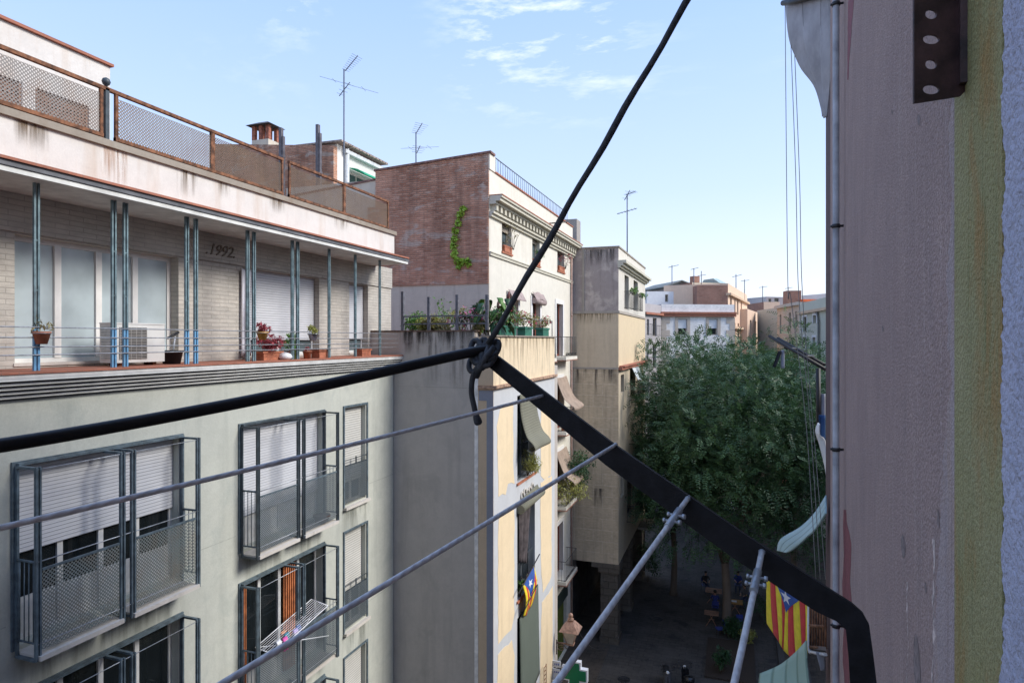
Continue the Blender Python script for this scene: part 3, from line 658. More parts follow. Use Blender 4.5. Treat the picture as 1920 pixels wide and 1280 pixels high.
m = MB(); m.bar(yf(16.5, .16, z1 - 2.3), yf(18.5, .16, z1 - 1.85), .018); m.bar(yf(16.65, .3, z0 - .1), yf(17.8, .3, z0 + .15), .015)
tag(m.build('flag_pole', dark_iron), 'thin dark pole fixed across the window holding the small faded flag', 'pole')
# ------------------------------------------------------------------ foliage tools
def leaf_mesh(name, mat, centres, n, size, parent=None, spread=(1, 1, 1), asp=.35, droop=.3, offs=None, shell=.55):
    """many small separate leaf blades filling soft blobs. centres: (x,y,z,r)"""
    C = np.array(centres, float); w_ = C[:, 3] ** 2; k = RNG.choice(len(C), n, p=w_ / w_.sum())
    d = RNG.normal(size=(n, 3)); d /= np.linalg.norm(d, axis=1)[:, None]
    rr = (shell + (1 - shell) * RNG.random(n)) * (1 + .18 * RNG.normal(size=n))
    pos = C[k, :3] + d * (C[k, 3] * rr)[:, None] * np.array(spread)
    ax = d + RNG.normal(size=(n, 3)) * .8; ax[:, 2] -= droop; ax /= np.linalg.norm(ax, axis=1)[:, None]
    up = RNG.normal(size=(n, 3)) * .5 + np.array([0, 0, 1.0]); sd_ = np.cross(ax, up); sd_ /= np.linalg.norm(sd_, axis=1)[:, None] + 1e-9
    s = size * (.6 + .8 * RNG.random(n))[:, None]
    a = pos - ax * s * .5; b = pos + sd_ * s * asp * .5; c = pos + ax * s * .5; e = pos - sd_ * s * asp * .5
    b[:, 2] += 0; V = np.stack([a, b, c, e], 1).reshape(-1, 3)
    off = np.array(parent.location) if parent is not None else 0
    me = bpy.data.meshes.new(name); V = V - off
    me.vertices.add(len(V)); me.vertices.foreach_set('co', V.astype(np.float32).ravel())
    me.loops.add(4 * n); me.loops.foreach_set('vertex_index', np.arange(4 * n, dtype=np.int32))
    me.polygons.add(n); me.polygons.foreach_set('loop_start', np.arange(0, 4 * n, 4, dtype=np.int32)); me.polygons.foreach_set('loop_total', np.full(n, 4, np.int32))
    me.update(calc_edges=True); me.validate(); me.materials.append(mat)
    o = bpy.data.objects.new(name, me); COL.objects.link(o)
    if parent is not None: o.parent = parent
    return o
def plant(name, label, cat, base, h, r, mat, n=500, size=.09, mats2=None, group=None, blobs=7, asp=.35, stems=5):
    base = Vector(base); t = thing(name, label, cat, base, group)
    bl = []; m = MB()
    for k in range(blobs):
        a = random.uniform(0, 6.28); q = random.random() ** .5 * r * .7; z = h * random.uniform(.3, .9)
        bl.append((base.x + q * math.cos(a), base.y + q * math.sin(a), base.z + z, r * random.uniform(.3, .5)))
    for k in range(stems):
        b = bl[k % len(bl)]; m.tube([base + Vector((random.uniform(-.03, .03), random.uniform(-.03, .03), 0)), base.lerp(Vector(b[:3]), .5) + Vector((0, 0, h * .1)), Vector(b[:3])], [.012, .009, .004], 5)
    m.build('stem', bark, t); leaf_mesh('foliage', mat, bl, n, size, t, asp=asp)
    if mats2: leaf_mesh('blossom', mats2, bl, max(6, n // 9), size * 1.1, t, asp=.8, shell=.95)
    return t
def pot(name, label, base, r0, r1, h, mat, group=None, cat='flower pot', box=None):
    base = Vector(base); m = MB()
    if box:
        L_, W_ = box
        for (e, z0_, z1_) in ((.86, 0, h * .8), (1.0, h * .8, h)): m.box(base.x - W_ / 2 * e, base.x + W_ / 2 * e, base.y - L_ / 2 * e, base.y + L_ / 2 * e, base.z + z0_, base.z + z1_)
        m.cur = 1; m.box(base.x - W_ * .42, base.x + W_ * .42, base.y - L_ * .46, base.y + L_ * .46, base.z + h - .01, base.z + h + .006)
    else:
        m.lathe(base, [(r0, 0), (r1 * .97, h * .82), (r1 * 1.08, h * .84), (r1 * 1.08, h), (r1 * .92, h), (r1 * .9, h * .93), (.01, h * .93)], 18)
    o = m.build(name, [mat, soil]); tag(o, label, cat, group); return o
# ------------------------------------------------------------------ on the left terrace
def tpos(px, X=-8.75): return Vector((X, YX(px, X), Z(-.393)))
# air conditioner
a = tpos(250, -8.78); ac = thing('air_conditioner', 'white outdoor air conditioner unit standing on the red terrace floor before the wide window', 'air conditioner', a)
W_, H_ = .86, .58; yl, yr = a.y - W_ / 2, a.y + W_ / 2; zb_ = a.z + .05
m = MB(); m.box(a.x - .16, a.x + .16, yl, yr, zb_, zb_ + H_); m.box(a.x - .165, a.x + .168, yl - .005, yr + .005, zb_ + H_, zb_ + H_ + .02); m.build('casing', plain('ac_white', (.66, .65, .61), .45, .06, 4), ac)
m = MB(); m.box(a.x + .158, a.x + .166, yl + .06, yl + .52, zb_ + .05, zb_ + H_ - .05); m.build('fan_recess', plain('ac_dark', (.07, .065, .06), .8), ac)
m = MB()
for k in range(20): z = zb_ + .06 + k * .0238; m.box(a.x + .166, a.x + .176, yl + .055, yl + .525, z, z + .007)
for k in range(6): y_ = yl + .06 + k * .092; m.box(a.x + .167, a.x + .175, y_, y_ + .006, zb_ + .05, zb_ + H_ - .05)
m.build('fan_grille', plain('ac_bars', (.40, .38, .35), .6), ac)
m = MB()
for k in range(14):
    z = zb_ + .06 + k * .035; m.box(a.x - .12, a.x + .12, yl - .012, yl - .002, z, z + .018)
m.build('side_fins', galv, ac)
for y_ in (yl + .1, yr - .16): m = MB(); m.box(a.x - .1, a.x + .1, y_, y_ + .06, a.z, zb_); m.build('foot', rust, ac)
# bucket with brush
b0 = tpos(322, -8.72); bk = thing('bucket', 'black bucket with a dustpan handle sticking out beside the air conditioner', 'bucket', b0)
m = MB(); m.lathe(b0, [(.13, 0), (.17, .2), (.185, .2), (.185, .22), (.15, .22), (.14, .19), (.01, .18)], 20); m.build('tub', plain('black_plastic', (.02, .022, .028), .5, .2, 6), bk)
m = MB(); m.bar(b0 + Vector((0, .02, .15)), b0 + Vector((.02, .05, .45)), .012); m.cur = 1; m.bar(b0 + Vector((.02, -.1, .42)), b0 + Vector((.02, .12, .52)), .02); m.build('brush', [white_pvc, dark_iron], bk)
# hanging and standing pots
def hangpot(px, py, label, mat, leafm, r=.09, h=.14, leafn=160, cat='flower pot', X=-8.30):
    c = atX(px, py, X); t = thing('hanging_pot', label, cat, c)
    m = MB(); m.lathe(c, [(r * .65, 0), (r, h * .8), (r * 1.1, h * .82), (r * 1.1, h), (r * .9, h), (.01, h * .9)], 18); m.build('pot', mat, t)
    m = MB(); m.tube([c + Vector((r * 1.15 * math.cos(q), r * 1.15 * math.sin(q), h * .85)) for q in [i * .4 for i in range(17)]], .004, 5); m.bar(c + Vector((-r, 0, h * .85)), Vector((-8.36, c.y, c.z + h + .1)), .004); m.build('wire_hoop', galv, t)
    bl = [(c.x + random.uniform(-r, r) * .8, c.y + random.uniform(-r, r), c.z + h + random.uniform(.02, .12), r * .6) for k in range(6)]
    leaf_mesh('foliage', leafm, bl, leafn, .07, t, droop=.6); return t
hangpot(78, 645, 'orange pot of dry sprigs hooked on the wires at the far left terrace end', terracotta, g_dry, .095, .16, 50)
hangpot(492, 637, 'ochre pot of red leaved plant hooked high on the terrace wires', plain('ochre_glaze', (.50, .26, .05), .5), red_fl, .10, .15, 260)
hangpot(587, 638, 'white and blue glazed pot with green plant hooked on the terrace wires', plain('blue_glaze', (.42, .44, .52), .3, .5, 14), g_yell, .10, .15, 220)
t = tpos(503, -8.6); pot('planter_box', 'long terracotta trough of red leaved plants standing on the red terrace floor', t, 0, 0, .17, terracotta, box=(.6, .26), cat='planter')
plant('potted_plant', 'spreading red leaved plant growing in the long terracotta trough', 'plant', t + Vector((0, 0, .15)), .26, .30, red_fl, 420, .10, blobs=8)
t = tpos(541, -8.66); pot('planter_box', 'dark plastic trough behind the terrace posts right of the long terracotta one', t, 0, 0, .16, plain('brown_plastic', (.10, .035, .03), .6), box=(.4, .2), cat='planter')
plant('potted_plant', 'light green sprawling plant by the paired posts in front of the wide white shutter', 'plant', t + Vector((0, .06, .14)), .38, .24, g_leaf, 200, .09)
t = tpos(556, -8.5); pot('watering_bottle', 'lime green plastic bottle standing behind the terrace posts', t, .04, .05, .26, plain('lime_plastic', (.32, .72, .10), .4), cat='bottle')
t = tpos(534, -8.45); m = MB(); m.lathe(t, [(.10, 0), (.15, .05), (.12, .11), (.05, .14), (.01, .15)], 12); tag(m.build('crumpled_bag', white_pvc), 'crumpled white plastic bag on the terrace floor beside the troughs', 'bag')
t = tpos(576, -8.5); pot('flower_pot', 'small square terracotta pot with a reddish succulent on the terrace', t, .07, .09, .16, terracotta)
plant('potted_plant', 'small reddish succulent in the little terracotta pot', 'plant', t + Vector((0, 0, .14)), .12, .07, red_fl, 60, .05, stems=2)
t = tpos(601, -8.5); pot('planter_box', 'terracotta box planter without plants near the middle right of the terrace', t, 0, 0, .18, terracotta, box=(.42, .24), cat='planter')
t = tpos(681, -8.6); pot('planter_box', 'terracotta box planter in front of the narrow shutter at the right end of the terrace', t, 0, 0, .17, terracotta, box=(.46, .22), cat='planter')
# white curtain blowing out of the window B
cY = YX(452, TX)
m = MB(); m.surf(lambda u, v: (TX + .05 + .10 * math.sin(v * 2.6) * u + .02 * math.sin(u * 14), cY - .16 * math.sin(v * 2.8) * u + .25 * (u - .2), Z(1.40 - 1.72 * v)), 16, 20, th=.004)
tag(m.build('white_curtain', plain('sheer_white', (.68, .68, .72), .8, .06, 4)), 'white curtain blown out beside the wide white roller shutter of the terrace', 'curtain')
# drying rack on the cage balcony with orange curtains (second column, second floor down)
dz = Z(BOT0 - PIT) + 1.08; dr = thing('drying_rack', 'white wire drying rack with pink and blue washing laid on the balcony with orange curtains', 'drying rack', (GX + .35, 10.4, dz))
m = MB(); q = [gf(9.55, .22, dz + .05), gf(9.55, .62, dz - .02), gf(11.2, .62, dz + .22), gf(11.2, .22, dz + .30)]
for i in range(4): m.bar(q[i], q[(i + 1) % 4], .010)
for i in range(1, 9): t_ = i / 9; m.bar(q[0].lerp(q[1], t_), q[3].lerp(q[2], t_), .004)
m.bar(q[0], q[0] + Vector((0, .9, -.35)), .008).bar(gf(10.6, .3, dz - .3), gf(10.6, .62, dz + .2), .008).bar(gf(9.9, .62, dz + .05), gf(11.4, .5, dz - .5), .008)
m.build('rack', white_pvc, dr)
for (aa, t_, ln, mt_) in ((9.85, .7, .22, white_pvc), (9.98, .8, .3, plain('cloth_pink', (.62, .10, .34), .8)), (10.12, .6, .25, plain('cloth_teal', (.05, .22, .30), .8)), (10.28, .8, .3, plain('cloth_lilac', (.45, .35, .6), .8)), (10.42, .7, .26, plain('cloth_blue', (.06, .12, .3), .8)), (10.15, .35, .2, plain('cloth_orange', (.6, .2, .05), .8))):
    base = gf(aa, .22 + .4 * t_, dz + .05 + .12 * (aa - 9.6) / 1.6)
    m = MB(); m.surf(lambda u, v: base + Vector((.012 * math.sin(u * 11) + (.02 if v > .5 else -.02), (u - .5) * .14, .02 - ln * abs(v - .5) * 1.6)), 6, 8, th=.006)
    tag(m.build('washing', mt_), {'cloth_pink': 'bright pink garment', 'cloth_teal': 'teal garment', 'cloth_lilac': 'lilac garment', 'cloth_blue': 'dark blue garment', 'cloth_orange': 'orange garment', 'white_plastic': 'white garment'}[mt_.name] + ' hung on the white drying rack of the left building', 'garment')
bp = gf(11.55, .22, Z(BOT0) + .0); pot('flower_pot', 'low dark brown pot on the sill of the upper cage balcony with dark frame', bp, .13, .17, .14, plain('brown_pot', (.06, .035, .03), .6))
# ================================================================== CREAM BUILDING with brick party wall
cr = stucco('cream_facade', (.76, .72, .62), (.70, .66, .56), (.5, .42, .32), .3, grain=30, bs=.1)
old_brick = brick('old_brick', (.38, .17, .105), (.62, .35, .24), (.34, .25, .19), .30, .08, .014, patch=(.52, .43, .36), pamt=.85, streak=(.12, .07, .055), samt=.55, wob=.05, bs=.9, lo=.55, hi=.62)
plaster_o = stucco('old_plaster', (.62, .56, .46), (.52, .48, .40), (.25, .21, .17), .6, patch=(.5, .46, .38), pamt=.5, grain=25, bs=.4)
Cb = thing('apartment_building', 'cream building with dentilled cornice and a tall old brick party wall beyond the planted terrace', 'building', (-12, 28, 0))
cf = Fr((-8.5, 0), (0, 1), (1, 0)); C0, C1 = 22.0, 34.95
def hole(px0, px1, py0, py1, X):
    a = atX(px0, py0, X); b = atX(px1, py1, X); mid = atX((px0 + px1) / 2, 0, X)
    t = X / ray((px0 + px1) / 2).x
    return (a.y, b.y, CAMZ + (HZ - py1) / FPX * t, CAMZ + (HZ - py0) / FPX * t)
up = [hole(941, 959, 416, 474, -8.5), hole(998, 1012, 440, 497, -8.5), hole(1045, 1058, 461, 509, -8.5)]
mid_ = [(24.2, 25.3, Z(-.85), Z(1.7)), (27.3, 28.5, Z(-.85), Z(1.75)), (31.4, 32.7, Z(-.85), Z(1.85))]
low = []
for k in range(1, 5):
    for (a, b) in ((24.2, 25.3), (27.3, 28.5), (31.4, 32.7)): low.append((a, b, Z(-.85 - 3.75 * k), Z(1.75 - 3.75 * k)))
shop = [(29.5, 33.6, .02, 3.6)]
low = [h for h in low if h[2] > 3.7]
block(Cb, cf, C0 + .003, C1, 9, 0, Z(6.28), cr, plaster_o, up + mid_ + low + shop, .25)
m = MB(); za, zc = Z(6.28), Z(6.85)
m.box(-13.6, -8.52, C0 - .06, C0 + .3, Z(2.08), Z(5.2))      # brick leaf, nearer part
bz = lambda x: Z(6.85) - (x + 8.5) * -.055 if False else Z(6.85 + (x + 8.5) * .055)
m.prism([(-13.25, C0 - .06), (-8.502, C0 - .06), (-8.502, C0 + .35), (-13.25, C0 + .35)], Z(5.2), [bz(-13.25), bz(-8.5), bz(-8.5), bz(-13.25)])
m.prism([(-20.5, C0 + .02), (-13.2, C0 + .02), (-13.2, C0 + .35), (-20.5, C0 + .35)], Z(1.2), [Z(5.6), Z(6.25), Z(6.25), Z(5.6)])
m.build('brick_party_wall', old_brick, Cb)
m = MB(); m.prism([(-13.3, C0 - .1), (-8.4, C0 - .1), (-8.4, C0 + .4), (-13.3, C0 + .4)], Z(6.85), [bz(-13.3) + .08, bz(-8.4) + .08, bz(-8.4) + .08, bz(-13.3) + .08])
m.v[-8:-4] = [Vector((v.x, v.y, (bz(v.x) + .003))) for v in m.v[-8:-4]]
m.prism([(-20.5, C0 - .03), (-13.3, C0 - .03), (-13.3, C0 + .4), (-20.5, C0 + .4)], Z(5.6), [Z(5.68), Z(6.33), Z(6.33), Z(5.68)])
m.v[-8:-4] = [Vector((v.x, v.y, Z(5.603) if v.x < -15 else Z(6.253))) for v in m.v[-8:-4]]
m.build('wall_coping', plain('coping_brown', (.20, .11, .09), .8, .3, 8), Cb)
m = MB(); m.box(-20.5, -8.52, C0 - .02, C0 + .002, 0, Z(2.08)); m.build('plastered_wall', plaster_o, Cb)
m = MB(cf); m.box(C0 - .045, C0 + .55, -.5, .04, Z(6.283), bz(-8.5)); m.build('corner_pier', cr, Cb)
m = MB(cf); m.box(C0 + .55, C1, -.35, .05, Z(6.283), Z(6.34)); m.build('parapet_coping', red_tile, Cb)
# cornice
m = MB(cf)
for (o_, z0_, z1_) in ((.10, 4.55, 4.66), (.18, 4.66, 4.74), (.26, 5.0, 5.10), (.44, 5.103, 5.22), (.50, 5.223, 5.30)): m.box(C0 + .0, C1 + .35, -.05, o_, Z(z0_), Z(z1_))
m.build('cornice', stucco('cornice_cream', (.62, .58, .47), (.55, .52, .42), (.3, .27, .2), .4, grain=25), Cb)
a = C0 + .15
while a < C1: m = MB(cf); m.box(a, a + .2, -.02, .24, Z(4.78), Z(4.997)); m.build('dentil', MC['cornice_cream'], Cb); a += .46
m = MB(cf); m.box(C0, C1 + .38, -.3, .52, Z(5.303), Z(5.34)); m.build('cornice_tiles', red_tile, Cb)
m = MB(cf); m.box(C0, C1, -.02, .06, Z(3.12), Z(3.22)); m.box(C0, C1, -.02, .09, Z(3.222), Z(3.26)); m.build('string_course', MC['cornice_cream'], Cb)
brownf = plain('brown_joinery', (.30, .25, .19), .6, .2, 5)
for h in up:
    window(cf, Cb, *h, d=.22, leaves=1, fm=brownf, pm=dim_glass, fw=.07)
    m = MB(cf); m.box(h[0] - .05, h[1] + .05, -.2, .06, h[2] - .07, h[2] - .003); m.build('window_sill', terracotta, Cb)
    m = MB(cf); m.box(h[0] + .02, h[1] - .02, -.17, -.13, h[3] - .4, h[3]); m.build('blind_box', brownf, Cb)
trim = stucco('trim_white', (.80, .78, .74), (.74, .72, .68), grain=25, bs=.1)
for i, h in enumerate(mid_ + low):
    window(cf, Cb, *h, d=.2, leaves=2, fm=red_wood, pm=dark_glass, fw=.11)
    m = MB(cf); e = .22; m.box(h[0] - e, h[0], -.01, .035, h[2], h[3] + e).box(h[1], h[1] + e, -.01, .035, h[2], h[3] + e).box(h[0], h[1], -.01, .034, h[3], h[3] + e)
    m.build('window_surround', trim, Cb)
    if h[0] > 27: 
        sl = MB(cf); sl.box(h[0] - .35, h[1] + .75, -.05, .62, h[2] - .16, h[2] - .005); b_ = sl.build('balcony', MC['cream_facade'], Cb)
        sl = MB(cf); sl.box(h[0] - .38, h[1] + .78, -.02, .65, h[2] - .21, h[2] - .163); sl.build('balcony_edge', plain('edge_red', (.33, .17, .12), .8, .3, 7), b_)
        railing(cf, b_, h[0] - .3, h[1] + .7, .58, h[2], h[2] + 1.0, .13)
        sl = MB(cf)
        for k in range(14): a = h[0] - .25 + k * (h[1] - h[0] + .9) / 13.5; sl.tube([cf(a + .06 * math.cos(t), .58, h[2] + .14 + .06 * math.sin(t)) for t in [j * .9 for j in range(8)]], .008, 5)
        sl.build('railing_scrolls', iron_rail, b_)
# roof railing (thin iron)
m = MB(cf); m.bar(cf(C0 + .6, -.1, Z(6.95)), cf(C1 - .8, -.1, Z(6.95)), .022); a = C0 + .65
while a < C1 - .8: m.bar(cf(a, -.1, Z(6.34)), cf(a, -.1, Z(6.95)), .012); a += .28
tag(m.build('roof_railing', plain('rail_blue', (.18, .22, .27), .6)), 'thin blue-grey iron railing along the roof edge of the cream building', 'railing')
# pole strut above cornice, antenna-like bracket
m = MB(); m.bar(cf(29.2, .1, Z(5.5)), cf(29.7, 1.0, Z(5.62)), .03); m.bar(cf(29.5, .7, Z(5.6)), cf(29.0, .15, Z(4.5)), .015); m.bar(cf(29.2, .1, Z(5.34)), cf(29.2, .1, Z(5.55)), .03)
tag(m.build('pulley_bracket', iron_rail), 'rusty pulley bracket above the cornice of the cream building', 'bracket')
# drainpipe at right end
m = MB(); m.bar(cf(34.45, .06, 0), cf(34.45, .06, Z(4.5)), .055); [m.tube([cf(34.45, .06, z), cf(34.45, .06, z + .06)], .07, 10) for z in (3, 6, 9, 12, 15, 18)]
tag(m.build('drainpipe', plain('pipe_pink', (.42, .28, .22), .6)), 'pinkish drainpipe down the right end of the cream building', 'pipe')
m = MB(cf); m.box(29.6, 33.5, -.2, -.15, .02, 2.9); m.build('shop_panel', plain('shop_olive', (.10, .13, .015), .7, .15, 3), Cb)
m = MB(cf); m.box(29.4, 33.7, -.2, .04, 2.92, 3.6); m.build('shop_lintel', plain('shop_green_dark', (.02, .035, .03), .6), Cb)
# awnings over two balconies
awn = plain('awning_tan', (.33, .25, .19), .85, .12, 3)
for k, (zt_, lab) in enumerate(((1.85 - 3.75, 'tan cloth awning sagging over the balcony just below the red doored one'), (1.85 - 7.5, 'tan cloth awning sagging over the leafy lower balcony of the cream building'))):
    c = cur([(-8.42, 0, Z(zt_)), (-8.25, 0, Z(zt_ - .5)), (-7.95, 0, Z(zt_ - 1.1)), (-7.5, 0, Z(zt_ - 1.45)), (-7.48, 0, Z(zt_ - 1.62))])
    m = MB(); m.surf(lambda u, v: Vector((c(v).x, 31.1 + 2.1 * u + .03 * math.sin(7 * v), c(v).z - .05 * math.sin(math.pi * u))), 8, 18, th=.01)
    tag(m.build('awning', awn), lab, 'awning')
m = MB(); m.tube([cf(27.2, .12, Z(1.75)), cf(28.9, .12, Z(1.72))], .13, 12); m.surf(lambda u, v: cf(27.2 + 1.7 * u, .06 + .18 * v, Z(2.15 - .35 * v - .04 * math.sin(9 * u))), 12, 5, th=.01)
tag(m.build('rolled_awning', plain('awning_pinkish', (.36, .28, .26), .85, .15, 4)), 'pinkish rolled up awning over the red door behind the green planters', 'awning')
m = MB(); m.surf(lambda u, v: cf(23.9 + 1.7 * u, .08 + .22 * v, Z(2.0 - .4 * v)), 8, 5, th=.01)
tag(m.build('rolled_awning', MC['awning_pinkish']), 'pinkish awning half hidden behind the big leaved plant on the terrace', 'awning')
for i, h in enumerate(up):
    p = cf((h[0] + h[1]) / 2, -.02, h[2]); t = pot('planter_box', ('terracotta window box in the leftmost', 'terracotta window box in the middle', 'terracotta window box in the rightmost')[i] + ' upper window of the cream building', p, 0, 0, .25, terracotta, box=(h[1] - h[0] - .12, .22), cat='planter')
    plant('window_plant', ('dry pale sprigs growing from the leftmost upper window box', 'green plant growing from the middle upper window box', 'red leaved plant growing from the rightmost upper window box')[i], 'plant', p + Vector((.2, .25 if i != 1 else 0, .15)), 1.0 if i != 1 else .6, .5 if i != 1 else .3, (g_dry, g_leaf, red_fl)[i], 70 if i != 1 else 150, .12)
plant('balcony_plant', 'dense green shrub trailing over the lower balcony under the tan awning', 'plant', cf(31.6, .55, Z(-8.3)), 1.2, 1.0, g_yell, 1400, .13, blobs=14)
plant('balcony_plant', 'dark leafy bush leaning out at the far end of the lower balcony', 'plant', cf(33.2, .8, Z(-8.2)), 2.2, 1.1, g_dark, 1600, .16, blobs=14)
pot('flower_pot', 'terracotta pot hanging plants on the balcony below the upper tan awning', cf(31.5, .4, Z(-4.6)), .12, .17, .25, terracotta)
plant('balcony_plant', 'reddish plant on the balcony between the two tan awnings', 'plant', cf(31.5, .45, Z(-4.4)), .5, .45, red_fl, 250, .12)
plant('window_plant', 'bright yellow green grassy plant on the sill under the bulging reed blind', 'plant', yf(17.9, -.02, yh[0][2]), .75, .42, g_yell, 700, .16, asp=.12, blobs=9)
plant('window_plant', 'small green plant behind the railing below the small striped flag', 'plant', yf(17.2, -.02, yh[1][2]), .5, .25, g_leaf, 150, .12)
# climbing plant on the brick, green sprigs
ivy = [atY(px, py, C0 - .12) for px, py in ((868, 392), (862, 405), (858, 418), (853, 432), (852, 448), (850, 462), (852, 478), (855, 488), (866, 490), (877, 492), (860, 498))]
leaf_o = leaf_mesh('climbing_plant', leafmat('leaf_lime', (.25, .42, .05), (.35, .5, .08), 3), [(p.x, p.y, p.z, .14) for p in ivy], 520, .12, spread=(1, .35, 1.1), asp=.8)
tag(leaf_o, 'bright green creeper growing up the old brick party wall', 'climbing plant')
# ------------------------------------------------------------------ planted terrace on the yellow building
TF = thing('terrace_fence', 'grey iron posts and two rails along the planted terrace above the grey wall', 'fence', (-8, 15.1, Z(.25)))
xs = [atY(px, 600, 15.1).x for px in (755, 804, 857, 913)]
for k, x in enumerate(xs):
    m = MB(); m.box(x - .035, x + .035, 15.07, 15.14, Z(.25), Z((1.28, 1.12, 1.16, 1.14)[k])); m.build('post', plain('fence_grey', (.13, .13, .145), .6, .25, 9), TF)
for z in (.60, .40):
    m = MB(); m.box(xs[0], xs[-1], 15.085, 15.125, Z(z), Z(z + .035)); m.build('rail', MC['fence_grey'], TF)
def tp(px, py, y): p = atY(px, py, y); return p
ptrough = plain('trough_brown', (.20, .12, .07), .85, .3, 8)
for i, (px, y, h, r, mt_, n, s, fl, lab) in enumerate(((775, 15.7, .85, .55, g_leaf, 1300, .09, None, 'bushy green plant at the left end of the planted terrace'),
        (800, 15.5, .55, .5, g_yell, 900, .10, None, 'yellowish low plant behind the second fence post'), (826, 15.6, .55, .55, g_dry, 900, .12, None, 'dry grassy plant spilling at the middle of the terrace fence'),
        (838, 15.9, 1.25, .45, g_leaf, 220, .10, None, 'tall thin plant with a tuft of fresh leaves on top by the third fence post'), (866, 15.6, .85, .4, g_yell, 300, .09, pink_fl, 'pink flowering plant by the third fence post'),
        (884, 15.6, .9, .4, g_dark, 420, .11, pink_fl, 'pink flowering shrub near the corner of the planted terrace'), (900, 15.5, .6, .4, g_dry, 500, .10, None, 'brownish tangled plant at the terrace corner'))):
    b = tp(px, 622, y); b.z = Z(.0)
    m = MB(); m.box(b.x - .3, b.x + .3, b.y - .12, b.y + .12, Z(-.9), b.z); tag(m.build('planter_box', ptrough), 'brown trough under the ' + lab.split(' at the')[0].split(' with a')[0].split(' behind')[0].split(' by the')[0].split(' near')[0] + (' by the third post' if i == 3 else ''), 'planter')
    plant('terrace_plant', lab, 'plant', b, h, r, mt_, n, s, fl, stems=7)
# rubber tree like plant with big leaves
b = Vector((tp(925, 620, 15.8).x, 15.8, Z(-.9))); rt = thing('rubber_plant', 'tall plant with large drooping dark green leaves at the corner of the planted terrace', 'plant', b)
m = MB(); tips = []
for k in range(7):
    a = k * .9; tip = b + Vector((.45 * math.cos(a) * random.uniform(.4, 1), .5 * math.sin(a), random.uniform(1.7, 2.25))); m.tube([b, b.lerp(tip, .6) + Vector((0, 0, .1)), tip], [.03, .02, .01], 6); tips.append(tip)
m.build('stem', bark, rt)
m = MB()
for tip in tips:
    for j in range(8):
        a = random.uniform(0, 6.28); L0 = random.uniform(.3, .42); o_ = Vector((math.cos(a), math.sin(a), 0)); p0 = tip - Vector((0, 0, j * .10)); m.cur = random.choice((0, 0, 1))
        m.surf(lambda u, v: p0 + o_ * (L0 * (v * .75)) + Vector((0, 0, .05 * math.sin(v * 2) - L0 * .8 * v * v)) + o_.cross(Vector((0, 0, 1))) * (u - .5) * .17 * math.sin(math.pi * (.06 + .92 * v)), 2, 6, th=.003)
m.build('foliage', [g_dark, g_leaf], rt)
for j in range(3): m = MB(); m.tube([tips[j] + Vector((0, 0, 0)), tips[j] + Vector((.03, 0, .10)), tips[j] + Vector((.05, 0, .2))], [.03, .045, .01], 8); m.build('bud', plain('bud_brown', (.20, .07, .06), .7), rt)
green_pot = plain('pot_green', (.03, .16, .10), .45, .2, 5)
for i, (px, lab, mt_) in enumerate(((937, 'partly hidden by the hanging rope', g_leaf), (953, 'with pale spotting on its side, second from the knotted rope', g_leaf), (984, 'between the other green planters on the stained parapet', g_yell), (1017, 'at the far end of the stained parapet', g_yell))):
    y = atX(px, 630, -5.85).y; p = Vector((-5.85, y, Z(.122)))
    pot('planter_box', 'green plastic planter ' + lab, p, 0, 0, .26, green_pot, box=(.78, .28), cat='planter', group='green planters on the parapet')
    plant('potted_plant', ('geranium with fresh green leaves nearest the rope knot', 'geranium with red blooms over fresh leaves in the second green planter', 'red leaved geranium in the third green planter', 'bushy reddish geranium in the farthest green planter')[i], 'plant', p + Vector((0, 0, .22)), .42, .40, mt_, 520, .075, red_fl, blobs=9)
    leaf_mesh('foliage', red_fl, [(p.x, p.y + random.uniform(-.3, .3), p.z + .5, .16) for _ in range(3)], 160, .07, bpy.data.objects[[o.name for o in bpy.data.objects if o.name.startswith('potted_plant')][-1]] if False else list(COL.objects)[-4] if False else None) if False else None
m = MB(); m.bar((-5.74, 16.0, Z(.62)), (-5.74, 20.7, Z(.62)), .018); [m.bar((-5.74, y, Z(.12)), (-5.74, y, Z(.62)), .015) for y in (16.0, 18.4, 20.7)]
tag(m.build('parapet_rail', MC['fence_grey']), 'thin grey rail in front of the green planters on the stained parapet', 'railing')
# ================================================================== BEIGE BUILDING over an arcade
bt = stucco('beige_upper', (.68, .56, .40), (.62, .51, .37), (.28, .21, .14), .4, grain=25, sscale=1.2)
btile = brick('beige_tiles', (.64, .52, .36), (.58, .47, .33), (.74, .63, .47), 1.05, .62, .02, patch=(.36, .28, .19), pamt=.4, streak=(.2, .15, .11), samt=.5, wob=.003, bs=.3)
bgrey = stucco('weathered_grey', (.46, .39, .36), (.34, .29, .27), (.17, .14, .13), .6, patch=(.62, .54, .48), pamt=.7, grain=16, bs=.4, pth=(.48, .62))
bf_up = stucco('beige_front_upper', (.68, .64, .56), (.62, .58, .5), grain=25); bf_mid = stucco('beige_front_mid', (.72, .58, .38), (.67, .54, .36), grain=25); bf_low = stucco('beige_front_low', (.62, .52, .37), (.56, .47, .34), (.3, .24, .17), .3, grain=25)
Bb = thing('apartment_building', 'beige building with weathered grey top storey standing over a dark arcade', 'building', (-8, 40, 0))
BX = -5.94; bf = Fr((BX, 0), (0, 1), (1, 0)); E0, E1 = 35.0, 46.2; AR = Z(-12.3)
def hb(px0, px1, py0, py1): return hole(px0, px1, py0, py1, BX)
h1 = [hb(1171, 1179, 517, 580), hb(1188, 1196, 527, 583)]
h3 = [hb(1164, 1170, 702, 735), hb(1182, 1191, 690, 748), hb(1164, 1170, 860, 930), hb(1176, 1190, 880, 965)]
